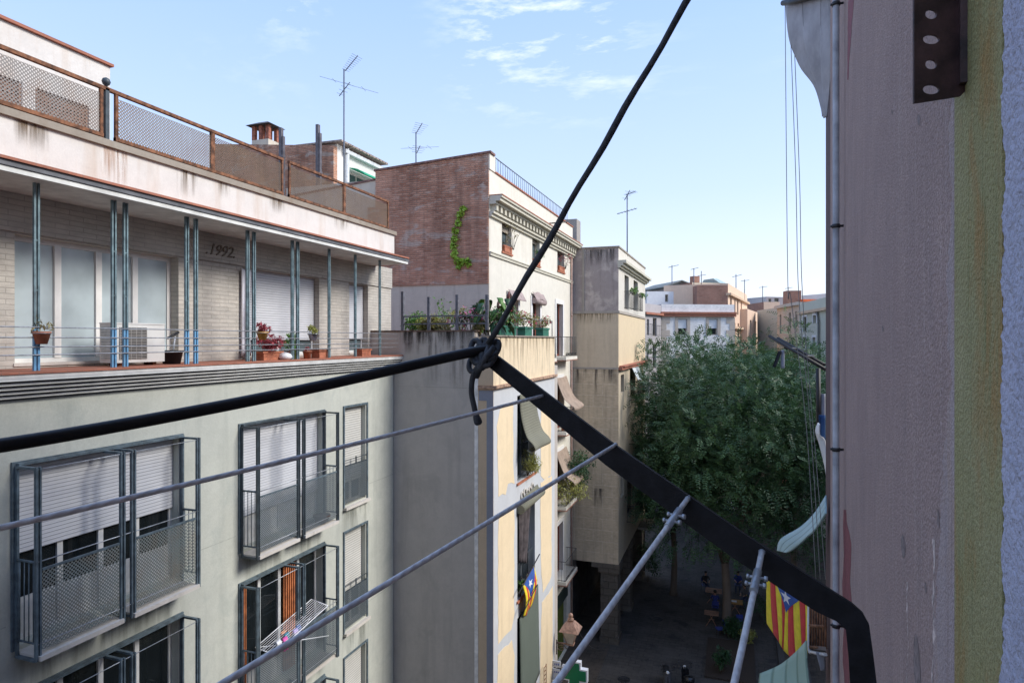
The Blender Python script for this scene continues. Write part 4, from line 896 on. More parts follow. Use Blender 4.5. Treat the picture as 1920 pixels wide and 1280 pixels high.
block(Bb, bf, E0, E1, 8, Z(1.50), Z(5.05), bf_up, bgrey, h1, .3)
block(Bb, bf, E0, E1, 8, Z(-1.55), Z(1.46), bf_mid, bt, (), .3)
block(Bb, bf, E0, E1, 8, AR, Z(-1.58), bf_low, btile, h3, .3)
m = MB(bf); m.box(E0 - .05, E1 + .1, -8.05, .06, Z(1.462), Z(1.60)); m.build('ledge', bgrey if False else stucco('ledge_pale', (.46, .41, .35), (.38, .34, .29), (.2, .17, .14), .5, grain=20), Bb)
m = MB(bf); m.box(E0 - .02, E1, .002, .22, Z(-1.66), Z(-1.5)); m.box(E0 + .2, E1, .0, .32, Z(-1.497), Z(-1.43)); m.build('tiled_ledge', red_tile, Bb)
m = MB(bf); m.box(E0 - .025, E0 - .0, -8, 0, Z(-1.62), Z(-1.52)); m.build('string_line', MC['ledge_pale'], Bb)
m = MB(bf); 
for (o_, a, b) in ((.12, 3.95, 4.06), (.25, 4.06, 4.2), (.42, 4.203, 4.36)): m.box(E0 - .02, E1 + .3, -.05, o_, Z(a), Z(b))
m.build('cornice', MC['cornice_cream'], Bb)
m = MB(bf); m.box(E0 - .05, E1 + .05, -8.05, .05, Z(5.053), Z(5.14)); m.build('parapet_coping', cap_st, Bb)
m = MB(bf); m.box(E0 - .03, E0 - .002, -7.05, -6.92 + .0, Z(1.61), Z(5.0)); 
m = MB(); m.box(-7.95, -7.83, E0 - .05, E0 - .002, Z(1.61), Z(5.05)); m.build('plaster_strip', MC['ledge_pale'], Bb)
for i, h in enumerate(h1 + h3):
    window(bf, Bb, *h, d=.25, leaves=1, fm=brownf, pm=dark_glass, fw=.08)
    if i in (0, 1): railing(bf, Bb, h[0] - .15, h[1] + .15, .3, h[2], h[2] + 1.0, .16, dark_iron)
    if i in (3, 5): railing(bf, Bb, h[0] - .3, h[1] + .3, .5, h[2], h[2] + 1.0, .16, dark_iron)
for i, h in enumerate(h1): plant('balcony_plant', ('green plant on the left balcony', 'green plant on the right balcony')[i] + ' of the pale top storey of the beige building', 'plant', bf(h[1] - .1, .35, h[2] + .9), .35, .4, g_leaf, 200, .14)
h = h3[1]; m = MB(); m.surf(lambda u, v: bf(h[0] - .2 + (h[1] - h[0] + .5) * u, .06 + .45 * v, h[3] + .2 - .9 * v + .05 * math.sin(u * 8)), 8, 8, th=.01)
tag(m.build('awning', plain('awning_pale_blue', (.58, .62, .62), .8)), 'small pale blue awning over a dark window of the beige building', 'awning')
m = MB(); m.surf(lambda u, v: bf(44.3 + 1.2 * u, .1 + .6 * v * v, Z(-1.9 - 3.2 * v) + .1 * math.sin(u * 8)), 8, 8, th=.01)
tag(m.build('awning', plain('awning_pale_green', (.55, .60, .55), .8)), 'pale green awning hanging at the far end of the beige building beside the tree', 'awning')
m = MB(); m.bar(bf(44.0, .08, AR), bf(44.0, .08, Z(-1.6)), .06); tag(m.build('drainpipe', plain('pipe_cream', (.5, .38, .2), .6)), 'cream drainpipe down the street front of the beige building', 'pipe')
byf = Fr((0, E0), (1, 0), (0, -1))
for a0_, w_, h_ in ((-8.4, .5, .9), (-8.0, .3, .7), (-7.3, .25, 1.6), (-6.9, .6, .8), (-6.4, .4, .9)): stain(Bb, byf, a0_, a0_ + w_, Z(-1.62) - h_, Z(-1.62), MC['stain_dark'], .004)
stain(Bb, byf, -8.4, -6.0, Z(.8), Z(1.46), st_b, .004); stain(Bb, byf, -7.4, -6.7, Z(-9.3), Z(-8.2), MC['stain_dark'], .004); stain(Bb, byf, -7.83, -6.0, Z(4.1), Z(5.0), MC['stain_dark'], .004)
# arcade
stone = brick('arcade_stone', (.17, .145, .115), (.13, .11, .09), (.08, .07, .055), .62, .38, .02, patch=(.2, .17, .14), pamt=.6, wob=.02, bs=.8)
for y in (35.05, 39.6, 44.9):
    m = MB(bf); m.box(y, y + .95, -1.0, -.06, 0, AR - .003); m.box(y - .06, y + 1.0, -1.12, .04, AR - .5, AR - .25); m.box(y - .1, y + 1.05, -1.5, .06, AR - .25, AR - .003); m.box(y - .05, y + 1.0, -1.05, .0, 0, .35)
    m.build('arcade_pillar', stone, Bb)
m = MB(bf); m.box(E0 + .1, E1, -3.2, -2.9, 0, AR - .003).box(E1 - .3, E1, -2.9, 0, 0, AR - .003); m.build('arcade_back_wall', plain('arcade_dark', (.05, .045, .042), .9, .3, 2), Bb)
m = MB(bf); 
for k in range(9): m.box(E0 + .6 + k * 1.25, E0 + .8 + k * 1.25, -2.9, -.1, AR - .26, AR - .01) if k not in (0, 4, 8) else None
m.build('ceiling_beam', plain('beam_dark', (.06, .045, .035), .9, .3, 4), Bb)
m = MB(); m.prism([(-12.0, 37), (-8.75, 37), (-8.75, 38.0), (-12.0, 38.0)], Z(5.0), Z(7.15)); m.build('stair_tower', stucco('tower_grey', (.40, .37, .33), (.33, .3, .27), (.18, .16, .14), .6, grain=20), Bb)
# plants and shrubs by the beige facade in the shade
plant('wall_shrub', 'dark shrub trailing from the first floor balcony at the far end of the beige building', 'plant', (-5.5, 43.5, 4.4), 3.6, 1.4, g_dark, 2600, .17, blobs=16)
m = MB(bf); m.box(42.3, 45.6, .01, .8, 4.3, 4.42); m.build('balcony', MC['ledge_pale'], Bb)
# ================================================================== REAR BRICK BUILDING with chimney
Rb = thing('rooftop_house', 'old brick house with white front and small green awning rising behind the roof railing', 'building', (-20, 27, 0))
m = MB(); m.prism([(-25.0, 25.6), (-17.7, 25.6), (-17.7, 25.9), (-25.0, 25.9)], 0, [Z(9.9), Z(9.1), Z(9.1), Z(9.9)]); m.build('brick_wall', old_brick, Rb)
rfm = Fr((-17.7, 0), (0, 1), (1, 0)); white_r = stucco('white_rear', (.72, .70, .66), (.62, .6, .56), (.3, .26, .22), .5, grain=20)
rh = [(26.9, 29.2, Z(6.6), Z(8.2))]
block(Rb, rfm, 25.9, 29.9, 7.2, 0, Z(9.25), white_r, white_r, rh, .2)
window(rfm, Rb, *rh[0], d=.15, leaves=3, fm=plain('pale_joinery', (.5, .5, .46), .6), pm=dim_glass)
m = MB(rfm); m.box(26.3, 30.1, -.1, .22, Z(8.95), Z(9.12)); m.build('gutter', plain('gutter_white', (.55, .57, .58), .5), Rb)
m = MB(); 
for k in range(14): m.box(-24.9 + 0, -17.3, 25.65 + k * .31, 25.9 + k * .31, Z(9.27), Z(9.36))
m.build('tile_roof', plain('old_tiles', (.30, .24, .2), .9, .3, 6), Rb)
m = MB(rfm); m.bar(rfm(26.55, .1, Z(5)), rfm(26.55, .1, Z(9.2)), .12); m.build('drainpipe', plain('gutter_white', (.55, .57, .58)), Rb)
c = cur([(-17.66, 0, Z(8.35)), (-17.2, 0, Z(8.25)), (-16.8, 0, Z(8.0))])
m = MB(); m.surf(lambda u, v: Vector((c(v).x, 26.8 + 2.6 * u, c(v).z)), 4, 6, th=.03); tag(m.build('awning', plain('awning_green', (.02, .36, .20), .7)), 'small bright green awning on the white wall behind the brick party wall', 'awning')
cp = P(498, 268, 32); m = MB(); x, y = cp.x, cp.y
m.box(x - .5, x + .5, y - .4, y + .4, cp.z - 1.2, cp.z + .05)
m.cur = 1; [m.box(x + sx * .42 - .09, x + sx * .42 + .09, y + sy * .3 - .09, y + sy * .3 + .09, cp.z + .05, cp.z + .75) for sx in (-1, 0, 1) for sy in (-1, 1)]
m.cur = 2; m.hexa([(x - .72, y - .6, cp.z + .76), (x + .72, y - .6, cp.z + .76), (x + .72, y + .6, cp.z + .76), (x - .72, y + .6, cp.z + .76), (x - .3, y - .2, cp.z + .98), (x + .3, y - .2, cp.z + .98), (x + .3, y + .2, cp.z + .98), (x - .3, y + .2, cp.z + .98)])
m.build('chimney', [MC['old_plaster'], plain('chimney_brick', (.30, .11, .07), .9, .3, 8), plain('chimney_cap', (.08, .075, .07), .8)], Rb)
for px, top, bot, lab in ((528, 240, 300, 'shorter dark grey metal flue rising in front of the brick house'), (597, 234, 330, 'taller dark grey metal flue rising in front of the brick house')):
    p = P(px, bot, 29.5); q = P(px, top, 29.5); m = MB(); m.box(p.x - .10, p.x + .04, p.y - .08, p.y + .08, p.z - 3, q.z); m.box(p.x + .045, p.x + .13, p.y - .06, p.y + .08, p.z - 3, q.z - .4); m.box(p.x - .12, p.x + .15, p.y - .1, p.y + .1, p.z + .1, p.z + .2)
    tag(m.build('metal_flue', plain('flue_grey', (.11, .10, .11), .6, .2, 5)), lab, 'flue')
# ------------------------------------------------------------------ antennas
ant_m = plain('antenna_metal', (.12, .14, .18), .5)
def antenna(px, top, bot, t, label, arms, th=.03, grp=None):
    a, b = P(px, bot, t), P(px, top, t); A = thing('antenna', label, 'antenna', a, grp)
    m = MB(); m.bar(a - Vector((0, 0, .6)), b, th); m.build('mast', ant_m, A)
    k = t / FPX
    for (dy, dx0, dy0, dx1, dy1, n) in arms:
        long_ = n == 2      # boom offsets in photo pixels, converted to metres
        c = P(px, top + dy, t); m = MB(); p = c + RT * (dx0 * k) + Vector((0, 0, -dy0 * k)) + FW * (.2); q = c + RT * (dx1 * k) + Vector((0, 0, -dy1 * k)) - FW * .2
        m.bar(p, q, th * (.22 if long_ else .6))
        for i in range(n):
            s = p.lerp(q, (i + .5) / n); e = (q - p).normalized().cross(Vector((0, 0, 1))).normalized() * (.22 + .12 * i / n); m.bar(s - e, s + e, th * .22)
        m.build('aerial', ant_m, A)
    return A
antenna(645, 130, 400, 29.5, 'tallest television antenna, above the white wall with the green awning', [(0, 0, 0, 28, -22, 9), (37, -11, 10, 13, -9, 4), (24, -48, -14, 66, 24, 2)], .034)
antenna(780, 248, 316, 27, 'small television antenna behind the stepped top of the brick party wall', [(0, -2, 1, 13, -14, 6), (37, 0, 0, 9, -9, 4), (28, -30, 0, 44, 2, 2)], .028)
antenna(1176, 364, 462, 38, 'tall thin antenna on the roof of the beige building', [(0, -1, 0, 15, -4, 7), (32, -18, 4, 17, -4, 6), (2, -4, 8, 4, -8, 3)], .035)
antenna(1260, 497, 540, 75, 'thin antenna left of the grey gabled roof', [(2, -6, 2, 12, -2, 4)], .05)
antenna(1301, 503, 530, 80, 'thin antenna above the ridge of the far roofs', [(1, -5, 1, 8, -2, 3)], .05)
antenna(1315, 508, 530, 80, 'thin antenna near the green tinted roof', [(8, -6, 1, 8, -1, 3)], .05)
antenna(1380, 514, 540, 80, 'thin antenna above the orange building', [(2, -6, 3, 10, -1, 3)], .05)
antenna(1396, 524, 560, 85, 'thin antenna right of the orange building', [(2, -6, 1, 8, -1, 3)], .05)
antenna(1430, 536, 566, 110, 'faint distant antenna above the rust coloured roofs', [(2, -6, 1, 8, -1, 3)], .06)
antenna(1478, 538, 560, 110, 'faint distant antenna over the tan houses at the right', [(2, -5, 1, 7, -1, 3)], .06)
# ================================================================== FAR BUILDINGS round the square
def far(label, pa, ta, pb, tb, ytop, back, front, side, z0=0, holes=(), d=.25, name='apartment_building', roof=None, wd=True, pm=None, fm=None):
    A, Bp = P(pa, ytop, ta), P(pb, ytop, tb); u = (Bp - A); ln = math.hypot(u.x, u.y); n = (u.y, -u.x); fr = Fr((A.x, A.y), (u.x, u.y), n)
    T = thing(name, label, 'building', (A.x, A.y, 0)); hs = []
    for (x0, x1, y0, y1) in holes:
        def aof(px):
            r = ray(px); den = r.x * fr.n.x + r.y * fr.n.y; t = (fr.o.x * fr.n.x + fr.o.y * fr.n.y) / den; p = r * t; return (p - fr.o).dot(fr.u), t
        a0, t0 = aof(x0); a1, t1 = aof(x1); tm = (t0 + t1) / 2
        hs.append((max(.15, a0), min(ln - .15, a1), CAMZ + (HZ - y1) / FPX * tm, CAMZ + (HZ - y0) / FPX * tm))
    block(T, fr, 0, ln, back, z0, A.z, front, side, hs, d)
    if wd:
        for h in hs: window(fr, T, *h, d=d - .08, leaves=1, fm=fm or brownf, pm=pm or dark_glass, fw=.1)
    return T, fr, ln, A.z, hs
wq = brick('white_quoin_wall', (.88, .85, .81), (.87, .84, .80), (.78, .75, .72), 60, .62, .03, wob=.0, bs=.2)  # wall white lifted in place of distance haze
grey_f = stucco('far_grey', (.46, .43, .43), (.40, .38, .38), grain=20); quoin = stucco('quoin_stone', (.58, .50, .42), (.52, .45, .38), grain=15)  # far_grey also carries the shade on the white building's sides
T, fr, ln, zt, hs = far('white building with stone quoins and shuttered windows rising behind the trees', 1240, 62, 1377, 63, 570, 9, wq, grey_f, holes=[(1271, 1288, 598, 628), (1329, 1345, 598, 628), (1271, 1288, 668, 700), (1329, 1345, 668, 700)])
m = MB(fr); m.box(-.1, ln + .1, -.3, .3, zt - .95, zt - .75); m.box(-.1, ln + .1, -.3, .22, zt - 1.2, zt - .953); m.build('cornice', red_tile, T)
m = MB(fr)
for k in range(20): e = .5 if k % 2 else .85; z = zt - 1.85 - k * .62; m.box(-.04, e, -.1, .05, z, z + .58)
m.build('quoins', quoin, T); m = MB(fr)
for k in range(20): e = .5 if k % 2 else .85; z = zt - 1.85 - k * .62; m.box(ln - e, ln + .04, -.1, .05, z, z + .58)
m.build('quoins', quoin, T)
for h in hs:
    m = MB(fr); m.box(h[0] - .3, h[0], -.05, .06, h[2], h[3] + .3).box(h[1], h[1] + .3, -.05, .06, h[2], h[3] + .3).box(h[0], h[1], -.05, .06, h[3], h[3] + .3); m.build('window_surround', quoin, T)
    m = MB(fr); m.box(h[0] + .03, h[1] - .03, -.14, -.08, h[2] + (h[3] - h[2]) * .42, h[3] - .02); m.build('roller_shutter', white_pvc, T)
T2, fr, ln, zt2, hs = far('side front coloured grey for shade with balconies at the left of the white quoin building', 1207, 58, 1239.4, 61.9, 568, 7, grey_f, grey_f, holes=[(1213, 1217, 598, 628), (1224, 1231, 596, 630), (1212, 1216, 645, 690), (1224, 1230, 645, 690), (1212, 1217, 705, 740)])  # shade of this side is put into its grey colour
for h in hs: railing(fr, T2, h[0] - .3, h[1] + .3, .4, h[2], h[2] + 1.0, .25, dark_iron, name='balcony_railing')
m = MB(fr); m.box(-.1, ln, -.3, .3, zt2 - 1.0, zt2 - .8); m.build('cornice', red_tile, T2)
wf_ = stucco('far_white', (.74, .74, .73), (.68, .67, .66), grain=10); far_br = brick('far_brick', (.30, .15, .11), (.34, .19, .14), (.26, .19, .15), .5, .14, .02, wob=.02, bs=.3); far_or = stucco('far_orange', (.78, .56, .40), (.72, .53, .39), (.5, .36, .25), .3, grain=10); far_tan = stucco('far_tan', (.60, .48, .38), (.54, .44, .35), grain=10); far_gg = stucco('far_greygreen', (.50, .52, .48), (.46, .48, .44), grain=10); far_gr2 = stucco('far_sage', (.54, .54, .44), (.5, .5, .42), grain=10)  # far wall colours paled to stand in for haze
far('low white rooftop block at the left above the white quoin building', 1213, 72, 1300, 73, 546, 6, wf_, wf_, 8, [(1247, 1253, 552, 566)])
far('white rooftop storey below the grey gable', 1252, 76, 1310, 77, 545, 5, wf_, wf_, 8)
T, fr, ln, zt, _ = far('house with a grey gabled roof among the far rooftops', 1249, 84, 1306, 85, 540, 8, grey_f, grey_f, 8)
m = MB(fr); m.prism([fr(-.3, .3, 0)[:2], fr(ln + .3, .3, 0)[:2], fr(ln + .3, -8, 0)[:2], fr(-.3, -8, 0)[:2]], zt, zt + .15)
pk = fr(ln * .5, 0, 0); g0, g1, gp = fr(-.6, .2, zt + .15), fr(ln + .6, .2, zt + .15), fr(ln * .5, .2, zt + 1.1); bk_ = fr.n * -8.4
for p_ in ((g0, gp), (gp, g1)): m.hexa([p_[0] + Vector((0, 0, -.15)), p_[1] + Vector((0, 0, -.15)), p_[1] + bk_ + Vector((0, 0, -.15)), p_[0] + bk_ + Vector((0, 0, -.15)), p_[0], p_[1], p_[1] + bk_, p_[0] + bk_])
m.quad([g0 + fr.n * -.3, g1 + fr.n * -.3, gp + fr.n * -.3]); m.build('gabled_roof', plain('roof_greygreen', (.20, .215, .20), .8, .2, 2), T)
far('brick walled block rising behind the white quoin building', 1307, 70, 1364.6, 70, 535, 8, far_br, far_br, 6)
T, fr, ln, zt, hs = far('orange painted building running back at the right of the brick block', 1365, 70, 1401, 88, 531, 7, far_or, far_or, 0, [(1369, 1372, 556, 580), (1377, 1379, 556, 590), (1382, 1384.5, 556, 590), (1389, 1391, 560, 592), (1369, 1372, 610, 640), (1377, 1379, 605, 640), (1383, 1386, 606, 640)])
m = MB(fr); m.box(-.1, ln + .2, -.3, .35, zt - 1.3, zt - 1.05); m.box(-.1, ln + .2, -.3, .45, zt - 3.9 - 1, zt - 3.65 - 1); m.build('cornice', stucco('cornice_peach', (.66, .48, .33), grain=10), T)
for h in hs[4:]: railing(fr, T, h[0] - .2, h[1] + .2, .35, h[2], h[2] + .9, .3, dark_iron)
far('lower peach coloured wing at the far end of the orange building', 1401.4, 80, 1423, 92, 579, 6, far_or, far_or, 0, [(1406, 1409, 600, 638), (1415, 1418, 602, 638)])
T, fr, ln, zt, _ = far('small rooftop house with greenish glass roof above the brick block', 1298, 82, 1368, 84, 529, 5, stucco('far_cream', (.66, .58, .45), grain=10), far_br, 10)
m = MB(fr); m.hexa([fr(4.2, .1, zt), fr(ln - .6, .1, zt), fr(ln - .6, -4, zt), fr(4.2, -4, zt), fr(4.0, -1, zt + .7), fr(ln - 1.2, -1, zt + .7), fr(ln - 1.2, -3, zt + .7), fr(4.0, -3, zt + .7)]); m.build('glass_roof', plain('roof_glassgreen', (.42, .52, .48), .4), T)
m = MB(fr); m.box(.2, 1.1, -.8, .05, zt, zt + .8); m.build('chimney', far_br, T)
far('plain grey green windowless end wall between the orange and the tan houses', 1420, 88, 1459, 80, 582, 12, far_gg, far_gg, 0)
far('distant orange walled house with dark shed roof', 1432, 100, 1462, 100, 566, 8, far_or, far_br, 10)
far('distant white house far behind the orange building', 1400, 120, 1432, 120, 570, 8, wf_, wf_, 8, [(1412, 1415, 573, 580)])
far('distant jumble house with dark windows on the skyline', 1437, 125, 1500, 128, 556, 8, stucco('far_mauve', (.36, .32, .33), (.26, .24, .26), grain=6), grey_f, 8, [(1441, 1446, 560, 568), (1452, 1460, 559, 566), (1470, 1478, 559, 566), (1486, 1492, 560, 567)])
T, fr, ln, zt, hs = far('tan house with dark windows left of the sage one', 1457, 72, 1499, 64, 574, 8, far_tan, far_tan, 0, [(1462, 1465, 590, 625), (1479, 1483, 586, 612), (1491, 1495, 584, 612)])
m = MB(fr); m.box(-.1, ln + .1, -.3, .3, zt - .3, zt + .02); m.build('cornice', quoin, T)
m = MB(fr); m.box(.5, 2.0, -2, -.5, zt + .02, zt + 1.6); m.build('chimney', far_br, T)
T, fr, ln, zt, hs = far('sage green house with a curved drainpipe at the far right', 1498.6, 63, 1560, 52, 569, 9, far_gr2, far_gr2, 0, [(1506, 1513, 594, 622), (1525, 1531, 591, 606), (1506, 1511, 632, 652), (1524, 1530, 632, 650)])
m = MB(fr); m.box(-.1, ln + .1, -.3, .25, zt - 1.1, zt - .85); m.build('cornice', MC['cornice_peach'], T)
for h in hs: m = MB(fr); m.box(h[0] - .2, h[0], -.03, .05, h[2], h[3] + .2).box(h[1], h[1] + .2, -.03, .05, h[2], h[3] + .2).box(h[0], h[1], -.03, .05, h[3], h[3] + .2); m.build('window_surround', wf_, T)
def far_at(fr, px):
    r = ray(px); t = (fr.o.x * fr.n.x + fr.o.y * fr.n.y) / (r.x * fr.n.x + r.y * fr.n.y); return (r * t - fr.o).dot(fr.u)
a = far_at(fr, 1538); m = MB(); m.tube([fr(a - 1.0, .12, zt - 1.2), fr(a - .4, .14, zt - 1.25), fr(a, .14, zt - 1.9), fr(a, .14, 0)], .09, 8); m.build('drainpipe', plain('pipe_dark', (.12, .12, .11)), T)
far('white rooftop storey above the sage green house', 1503, 78, 1556, 74, 554, 6, wf_, wf_, 8)
m = MB(); p = P(1511, 566, 70); m.hexa([p + RT * x + FW * y + Vector((0, 0, z)) for z in (0, .25) for x, y in ((-.7, -.8), (1.3, -.8), (1.3, .8), (-.7, .8))]); tag(m.build('parasol', plain('parasol_orange', (.75, .16, .05), .7)), 'small orange red sunshade on the roof above the sage green house', 'parasol')
# closing terraces: street end and a row added out of view at right to shade the ground (seen from beside the photo's viewpoint)
far('long low pale house closing the square behind the trees', 1208, 96, 1600, 92, 625, 10, far_tan, far_tan, 0)
T, = [thing('apartment_building', 'tall row added to shade the square from its right side, hidden behind our own wall', 'building', (18, 30, 0))]  # unseen row, added and sized for the shade it casts
sf = Fr((17, 0), (0, 1), (-1, 0)); shl = [(y, y + 1.2, z, z + 2.2) for y in range(10, 58, 4) for z in (2, 6, 10, 14, 18)]
block(T, sf, 6, 60, 10, 0, 21.6, far_tan, far_tan, shl, .25)
m = MB(sf); [m.box(h[0], h[1], -.24, -.2, h[2], h[3]) for h in shl]; m.build('window_panes', dark_glass, T)
# ================================================================== TREES of the square
t_leaf = leafmat('tree_leaf', (.015, .048, .017), (.062, .122, .046), .8, .2)
t_leaf2 = leafmat('tree_leaf_light', (.05, .105, .038), (.105, .165, .065), .45, .2)
def sprays(name, mat, blobs, n, parent, L_=.74, leaf=.20, per=12):
    """feathery compound leaves: each spray is a rib direction with paired leaflets"""
    C = np.array(blobs, float); w_ = C[:, 3] ** 2; k = RNG.choice(len(C), n, p=w_ / w_.sum())
    d = RNG.normal(size=(n, 3)); d[:, 2] = d[:, 2] * .9 + .25; d /= np.linalg.norm(d, axis=1)[:, None]
    rr = .78 + .30 * RNG.random(n); base = C[k, :3] + d * (C[k, 3] * rr)[:, None]
    ax = d * .8 + RNG.normal(size=(n, 3)) * .45; ax[:, 2] -= .12; ax /= np.linalg.norm(ax, axis=1)[:, None]
    up = RNG.normal(size=(n, 3)) * .35 + np.array([0, 0, 1.0]); sd_ = np.cross(ax, up); sd_ /= np.linalg.norm(sd_, axis=1)[:, None]
    nn = np.cross(sd_, ax); ln = L_ * (.6 + .7 * RNG.random(n)); quads = []
    for i in range(per):
        f = (i // 2 + 1) / (per / 2); s = 1 if i % 2 else -1
        c = base + ax * (ln * f)[:, None] - np.array([0, 0, .22]) * (ln * f * f)[:, None]
        dr = ax * .55 + sd_ * s * .85 + RNG.normal(size=(n, 3)) * .18; dr /= np.linalg.norm(dr, axis=1)[:, None]
        tip = c + dr * leaf * (1.1 - .45 * f); sw = np.cross(dr, nn) * leaf * .17
        m_ = (c + tip) / 2; quads.append(np.stack([c, m_ + sw, tip, m_ - sw], 1))
    V = np.concatenate(quads, 0).reshape(-1, 3) - np.array(parent.location); q = len(V) // 4
    me = bpy.data.meshes.new(name); me.vertices.add(len(V)); me.vertices.foreach_set('co', V.astype(np.float32).ravel())
    me.loops.add(4 * q); me.loops.foreach_set('vertex_index', np.arange(4 * q, dtype=np.int32)); me.polygons.add(q)
    me.polygons.foreach_set('loop_start', np.arange(0, 4 * q, 4, dtype=np.int32)); me.polygons.foreach_set('loop_total', np.full(q, 4, np.int32))
    me.update(calc_edges=True); me.validate(); me.materials.append(mat); o = bpy.data.objects.new(name, me); COL.objects.link(o); o.parent = parent; return o
def tree(label, base, cz, rad, n, nb, fork=4.0, th=.24, flat=.85, mat=None, extra=(), lo=-.75):
    base = Vector(base); T = thing('tree', label, 'tree', base); blobs = []; g = (1 + 5 ** .5) / 2
    for i in range(nb):
        z = 1 - (i + .5) * (1 - lo) / nb; a = 2 * math.pi * i / g + random.uniform(-.3, .3); q = math.sqrt(max(0, 1 - z * z)); k = random.uniform(.60, 1.0)
        blobs.append((base.x + rad * q * k * math.cos(a), base.y + rad * q * k * math.sin(a), base.z + cz + rad * flat * z * k, rad * random.uniform(.20, .37)))
    blobs += list(extra)
    for i in range(nb // 3):
        a = random.uniform(0, 6.28); q = rad * random.uniform(0, .5); blobs.append((base.x + q * math.cos(a), base.y + q * math.sin(a), base.z + cz + rad * random.uniform(-.4, .5), rad * .28))
    m = MB(); top = base + Vector((random.uniform(-.2, .2), random.uniform(-.2, .2), fork))
    m.tube([base - Vector((0, 0, .1)), base + Vector((.03, 0, .3)), base.lerp(top, .5) + Vector((.08, .05, 0)), top], [th * 1.5, th * 1.05, th * .9, th * .8], 12)
    for k in range(5):
        a = k * 1.256 + .4; f = top + Vector((math.cos(a) * rad * .32, math.sin(a) * rad * .32, (cz - fork) * .55)); m.tube([top - Vector((0, 0, .25)), top.lerp(f, .5) + Vector((0, 0, .35)), f], [th * .62, th * .45, th * .3], 8)
        near = sorted(blobs, key=lambda b: (Vector(b[:3]) - f).length)[:7]
        for b in near: e = Vector(b[:3]); m.tube([f, f.lerp(e, .5) + Vector((random.uniform(-.2, .2), random.uniform(-.2, .2), .15)), e], [th * .25, th * .15, th * .06], 5)
    m.build('trunk', bark, T); sprays('crown', mat or t_leaf, blobs, n, T); return T
def tb(px, t): p = P(px, 0, t); return (p.x, p.y, 0)
tree('large feathery dark green tree whose forked pale trunk stands beside the cafe tables', gnd(1362, 1182)[:2] + (0,) if False else (gnd(1362, 1182).x, gnd(1362, 1182).y, 0), 10.3, 5.5, 9500, 46, fork=4.0, th=.26, flat=1.12, lo=-.95)
tree('feathery tree reaching against the beige building at the left of the square', tb(1262, 42), 10.7, 4.4, 5400, 34, fork=4.2, th=.2, flat=1.3, lo=-.95, extra=[(P(1190, 800, 41).x, P(1190, 800, 41).y, P(1190, 800, 41).z, 1.0), (P(1205, 860, 40).x, P(1205, 860, 40).y, P(1205, 860, 40).z, 1.1), (P(1200, 740, 43).x, P(1200, 740, 43).y, P(1200, 740, 43).z, .9), (P(1230, 690, 44).x, P(1230, 690, 44).y, P(1230, 690, 44).z, 1.0)])
tree('feathery tree standing deeper in the square behind the big one', tb(1350, 52), 11.2, 5.3, 5200, 40, fork=5, th=.24, mat=t_leaf2)
tree('feathery tree at the right of the square by our wall', tb(1490, 39), 10.3, 5.0, 6500, 38, fork=4.2, th=.22, flat=1.15, lo=-.95)
q = P(1483, 620, 50); tree('light green taller tree poking up in front of the sage green house', tb(1490, 50), 11.8, 4.2, 3200, 45, fork=6, th=.2, mat=t_leaf2, extra=[(q.x, q.y, q.z, .9), (q.x - .3, q.y, q.z + .9, .6), (q.x + .6, q.y, q.z - .6, 1.0)])
tree('feathery tree in the far middle of the square', tb(1420, 66), 12.0, 5.2, 2600, 45, fork=5, th=.2, mat=t_leaf2)
# planting under the trees
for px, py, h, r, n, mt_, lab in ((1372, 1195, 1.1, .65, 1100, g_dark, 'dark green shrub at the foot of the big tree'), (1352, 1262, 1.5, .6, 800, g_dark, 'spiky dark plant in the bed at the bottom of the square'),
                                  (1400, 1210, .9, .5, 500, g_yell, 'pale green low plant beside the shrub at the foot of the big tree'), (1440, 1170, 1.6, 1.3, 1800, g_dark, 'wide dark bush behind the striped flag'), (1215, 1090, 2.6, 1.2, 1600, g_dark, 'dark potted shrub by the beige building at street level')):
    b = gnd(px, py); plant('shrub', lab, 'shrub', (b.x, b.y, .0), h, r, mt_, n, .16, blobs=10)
bed = gnd(1362, 1240); m = MB(); m.box(bed.x - 1.0, bed.x + 1.4, bed.y - 2.0, bed.y + 2.4, 0, .10); struct(m.build('planting_bed', soil))
edge = [gnd(1300, 1272), gnd(1316, 1255), gnd(1345, 1258)]
